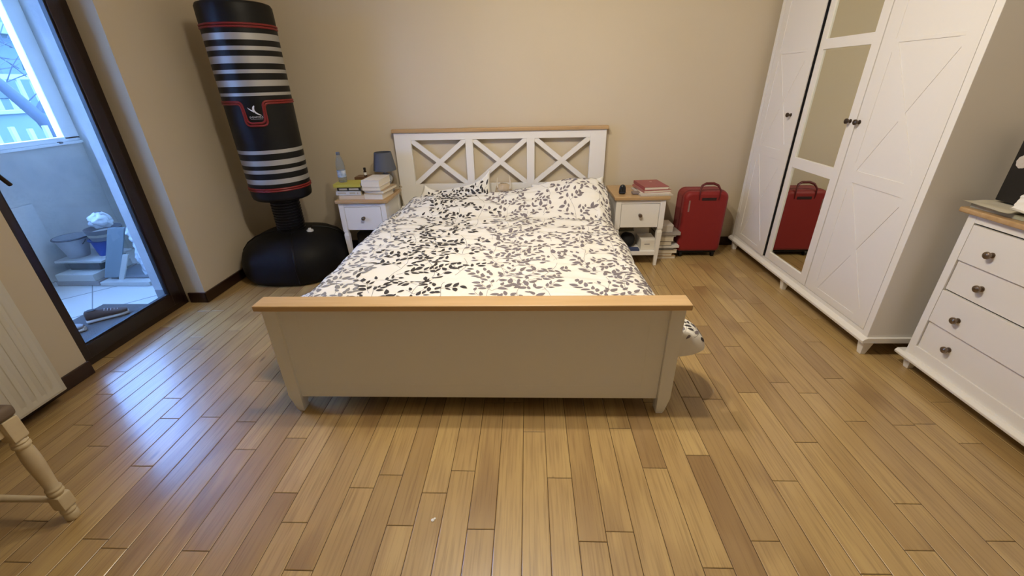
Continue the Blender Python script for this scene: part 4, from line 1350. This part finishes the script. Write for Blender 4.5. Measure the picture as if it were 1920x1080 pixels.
m.lathe([(.0, .592), (.15, .590), (.185, .594), (.199, .605), (.204, .625), (.207, .70), (.212, 1.2), (.217, 1.74), (.216, 1.79), (.208, 1.805), (.19, 1.811), (.0, 1.812)], (pbx, pby, 0), 72)
bag = m.build('bag', BAGM, pg)


def bagr(z): return .207 + (.217 - .207) * (z - .70) / (1.74 - .70)


FA = math.atan2(0 - pby, 0 - pbx) - .20      # side of the bag that carries the emblem
def onbag(w, z, off=.001):
    r = bagr(z) + off; a = FA + w / r
    return Vector((pbx + r * math.cos(a), pby + r * math.sin(a), z))


def ringpipe(m, z, r0=.007):
    m.tube([onbag(bagr(z) * 2 * PI * k / 72, z, .0) for k in range(72)], r0, 8, closed=True)


def bezpath(P, n=8, rad=.022):
    """polyline with rounded corners"""
    out = [Vector(P[0])]
    for i in range(1, len(P) - 1):
        a, b, c = Vector(P[i - 1]), Vector(P[i]), Vector(P[i + 1])
        d1, d2 = (a - b).normalized(), (c - b).normalized()
        s, e = b + d1 * rad, b + d2 * rad
        for k in range(n + 1):
            t = k / n; out.append(s * (1 - t) ** 2 + b * 2 * t * (1 - t) + e * t * t)
    out.append(Vector(P[-1])); return out


for i, z in enumerate((1.672, 1.687, .676, .690)):
    m = MB(); ringpipe(m, z, .0065); m.build('red_piping', REDPIPE, bag)
for dz, dw in ((0.006, .0), (-.007, -.012)):
    path = bezpath([(-.62, 1.250 + dz), (-.062 + dw * .6, 1.250 + dz), (-.052 + dw, 1.118 + dz * 1.2), (.052 - dw, 1.118 + dz * 1.2), (.062 - dw * .6, 1.250 + dz), (.62, 1.250 + dz)], 8, .03)
    full = []
    for p, q in zip(path, path[1:]):
        n = max(1, int((q - p).length / .02))
        full += [p + (q - p) * (k / n) for k in range(n)]
    full.append(path[-1])
    MB().tube([onbag(p.x, p.y, .0005) for p in full], .0068, 8).build('red_piping', REDPIPE, bag)
# emblem: two curved strokes and the small word below
m = MB()


def stroke(pts, ws):
    b = bmesh.new(); L = []
    P = [Vector(p) for p in pts]
    for i, p in enumerate(P):
        d = (P[min(i + 1, len(P) - 1)] - P[max(0, i - 1)]).normalized(); n = Vector((-d.y, d.x)) * ws[i]
        L.append([b.verts.new(onbag(p.x + n.x * s, p.y + n.y * s, .0016)) for s in (1, 0, -1)])
    for A, B in zip(L, L[1:]):
        b.faces.new([A[0], A[1], B[1], B[0]]); b.faces.new([A[1], A[2], B[2], B[1]])
    bmesh.ops.recalc_face_normals(b, faces=b.faces[:]); m._merge(b, 0)


stroke([(.010, 1.232), (.003, 1.222), (.000, 1.210), (.003, 1.199), (.011, 1.189), (.022, 1.181), (.034, 1.175), (.041, 1.172)], [.0025, .0055, .0062, .0055, .0045, .0035, .002, .0004])
stroke([(-.033, 1.222), (-.026, 1.214), (-.017, 1.207), (-.009, 1.202), (-.003, 1.198), (-.002, 1.191)], [.0005, .0022, .0030, .0034, .0032, .0006])
m.build('logo', LOGOW, bag, smooth=0)
tc = bpy.data.curves.new('word', 'FONT'); tc.body = 'DOMYOS'; tc.size = .0155; tc.align_x = 'CENTER'; tc.space_character = 1.35
to = bpy.data.objects.new('word', tc); COL.objects.link(to)
bpy.context.view_layer.update()
dg = bpy.context.evaluated_depsgraph_get()
wm = bpy.data.meshes.new_from_object(to.evaluated_get(dg))
bpy.data.objects.remove(to)
for v in wm.vertices:
    p = onbag(v.co.x + .006, 1.157 + v.co.y, .0016) - Vector((pbx, pby, 0)); v.co = p
wm.materials.clear(); wm.materials.append(LOGOW)
wo = bpy.data.objects.new('brand_word', wm); COL.objects.link(wo); wo.parent = bag
MB().grid(lambda u, v: onbag(-.030 + .072 * u, 1.150 + .0022 * v, .0016), 16, 1).build('underline', simple('dull_grey', (.3, .3, .32)), bag, smooth=0)

# ------------------------------------------------------------------ crumb on the floor
m = MB(); m.lathe([(.0, .0), (.005, .0), (.006, .002), (.003, .004), (.0, .0042)], (-.331, .928, .0005), 8).box(-.329, -.322, .931, .937, .0005, .003, .001)
tag(m.build('paper_scrap', simple('scrap_white', (.85, .84, .82), .7), origin=(-.331, .928, 0)), 'tiny white scrap lying on the floor boards in front of the bed', 'scrap')

# ------------------------------------------------------------------ things on the balcony
GBAL = 'things stored on the balcony floor'
FZ = -.0025
tag(MB().box(-2.955, -2.47, 1.80, 2.478, FZ, .012, .004).build('doormat', mat('dark_mat', (.10, .095, .095), .95, bump=.6, scale=120), origin=(-2.7, 2.15, FZ)), 'dark grey doormat outside the balcony door', 'doormat')


def shoe(label, loc, rz, upper, solec):
    t = thing('shoe', label, 'shoe', loc, 'shoes on the doormat')
    t.rotation_euler = (0, 0, rz); t.scale = (.74, .80, .80)
    prof = [(-.135, .028, .010, .075), (-.125, .034, .004, .088), (-.08, .037, .004, .085), (-.03, .036, .006, .072), (.02, .040, .006, .062), (.07, .045, .006, .050), (.11, .040, .008, .042), (.138, .022, .014, .034)]
    def ring(x, w, z0, z1, n=16):
        return [(x, w * math.cos(2 * PI * k / n), (z0 + z1) / 2 + (z1 - z0) / 2 * math.copysign(abs(math.sin(2 * PI * k / n)) ** .7, math.sin(2 * PI * k / n))) for k in range(n)]
    m = MB(); loft(m, [ring(x, w, .022, z1 + .012) for x, w, z0, z1 in prof]); m.build('shoe_upper', upper, t, local=True, smooth=60)
    m = MB(); loft(m, [ring(x * 1.03, w + .005, 0.0, .030) for x, w, z0, z1 in prof]); m.build('shoe_sole', solec, t, local=True, smooth=60)
    m = MB()
    for k in range(5): x = -.005 + k * .020; zt_ = .084 - k * .006; m.tube([(x, -.022, zt_ - .006), (x + .006, 0, zt_ + .003), (x, .022, zt_ - .006)], .0022, 6)
    m.build('laces', simple('lace', (.5, .48, .46)), t, local=True)
    m = MB(); m.lathe([(.0, .0), (.020, .0), (.022, .004)], (-.085, 0, .0955), 16, sx=1.6); m.build('shoe_opening', RUBBER_SHADE, t, local=True)
    return t


shoe('brown grey shoe nearer to the bucket side of the doormat', (-2.735, 2.285, .0125), .75, simple('brown_suede', (.085, .055, .045), .9), simple('pale_sole', (.50, .48, .46), .6))
shoe('pale grey shoe at the radiator side of the doormat', (-2.83, 2.08, .0125), .55, simple('pale_mesh', (.30, .31, .33), .9), simple('white_sole', (.55, .55, .55), .6))

s_ = lambda n, lab, bx, col, cat='board', bev=.003: tag(MB().box(*bx, bev).build(n, col, origin=((bx[0] + bx[1]) / 2, (bx[2] + bx[3]) / 2, bx[4])), lab, cat, GBAL)
BEIGE = simple('foam_pale', (.52, .50, .47), .7)
GREYB = simple('grey_board', (.22, .22, .23), .7)
s_('flat_box', 'grey flat box on the balcony floor at the far left of the pile', (-3.63, -3.29, 2.80, 3.16, FZ, .034), simple('greyish_box', (.34, .31, .30), .7), 'box')
s_('foam_slab', 'pale slab lying on the grey flat box on the balcony', (-3.61, -3.31, 2.80, 3.14, .0345, .088), BEIGE, 'slab')
s_('crate', 'dark crate on the pale slab under the bucket', (-3.58, -3.33, 2.90, 3.14, .0885, .150), simple('dark_crate', (.12, .12, .125), .8), 'crate')
s_('lid_board', 'pale board topping the dark crate under the bucket', (-3.66, -3.28, 2.88, 3.16, .1505, .168), BEIGE, 'board')
s_('foam_slab', 'low pale slab on the tiles right of the stacked boxes', (-3.27, -2.88, 2.79, 3.10, FZ, .030), BEIGE, 'slab')
s_('dark_board', 'thin dark board lying on the low pale slab', (-3.24, -2.84, 2.86, 3.12, .0305, .046), GREYB, 'board')
# boards leaning over the slab
for nm, lab, p0, p1, w, th, col in (('leaning_board', 'blue grey board leaning at a slant behind the low slab', (-3.205, 2.84, .048), (-3.085, 2.92, .42), .12, .012, simple('bluegrey_board', (.20, .24, .27), .5)),
                                    ('leaning_batten', 'narrow pale batten leaning beside the blue grey board', (-3.10, 2.80, .048), (-3.01, 2.83, .24), .04, .012, BEIGE)):
    p0, p1 = Vector(p0), Vector(p1); d = (p1 - p0); wv = Vector((1, .1, 0)).normalized() * w / 2; n = d.cross(wv).normalized() * th
    tag(MB().hexa([p0 - wv, p0 + wv, p0 + wv + n, p0 - wv + n, p1 - wv, p1 + wv, p1 + wv + n, p1 - wv + n], .002).build(nm, col, origin=p0), lab, 'board', GBAL)


def bucket(name, label, c, r0, r1, h, mm, rim):
    t = thing(name, label, 'bucket', c, GBAL)
    MB().lathe([(.0, .001), (r0, 0), (r1, h), (r1 - .004, h), (r0 - .004, .004), (.0, .005)], c, 32).build('bucket_body', mm, t)
    MB().tube([(c[0] + (r1 + .004) * math.cos(2 * PI * k / 32), c[1] + (r1 + .004) * math.sin(2 * PI * k / 32), c[2] + h - .006) for k in range(32)], .007, 8, closed=True).build('rim', rim, t)
    m = MB(); m.tube([(c[0] + (r1 + .006) * math.cos(a), c[1] - .3 * (r1) * math.sin(a), c[2] + h - .02 - .06 * math.sin(a)) for a in [PI * k / 12 for k in range(13)]], .003, 6)
    m.build('bucket_handle', rim, t)
    return t


bucket('bucket', 'pale round bucket with a dark rim on the stacked boxes', (-3.565, 3.0, .1685), .065, .105, .160, simple('milky_plastic', (.40, .40, .43), .4), simple('dark_rim', (.09, .09, .11), .5))
bucket('bucket', 'deep blue bucket right of the pale bucket', (-3.37, 3.05, .1685), .062, .080, .13, simple('blue_plastic', (.035, .08, .33), .4), simple('blue_rim', (.05, .07, .2), .5))
tb = thing('tub', 'grey tub standing on the deep blue bucket', 'tub', (-3.325, 3.05, .2990), GBAL)
MB().lathe([(.0, 0), (.095, 0), (.118, .085), (.114, .085), (.091, .004), (.0, .004)], (-3.325, 3.05, .2990), 32).build('tub_body', simple('grey_tub', (.16, .16, .18), .5), tb)
MB().lathe([(.1045, .030), (.1105, .050)], (-3.325, 3.05, .2990), 32).build('tub_band', simple('sand_band', (.40, .36, .30), .5), tb)


def bagsurf(c, rx, ry, h, seed, pinch):
    def f(u, v):
        a = u * 2 * PI
        r = (math.sin(PI * (.10 + .82 * v)) ** .6) * (1 - pinch * v)
        p = Vector((c[0] + rx * r * math.cos(a), c[1] + ry * r * math.sin(a), c[2] + h * v))
        k = NZ.noise(p * 9 + Vector((seed, 0, 0))) * .040 + NZ.noise(p * 26 + Vector((0, seed, 0))) * .022 + abs(NZ.noise(p * 45)) * .014
        q = p + Vector((math.cos(a), math.sin(a), 0)) * k
        q.z = max(q.z, c[2] + .001); return q
    return f


FILM = mat('plastic_film', (.70, .74, .80), .25, bump=.6, scale=25, dist=.01)
m = MB(); m.grid(bagsurf((-3.31, 3.05, .386), .09, .08, .12, 2, .4), 40, 20, closeu=True)
tag(m.build('plastic_wrap', FILM, origin=(-3.31, 3.05, .386)), 'crumpled white plastic wrap on top of the grey tub', 'plastic wrap', GBAL)
m = MB(); m.grid(bagsurf((-2.975, 2.96, .047), .10, .085, .43, 6, .78), 48, 36, closeu=True)
tag(m.build('plastic_bag', FILM, origin=(-2.975, 2.96, .047)), 'tall tied clear plastic bag standing right of the leaning boards', 'plastic bag', GBAL)
s_('white_board', 'whitish board standing against the balcony parapet left of the bucket', (-3.755, -3.735, 2.1, 3.0, FZ, .59), simple('white_board', (.60, .58, .56), .7), 'board')
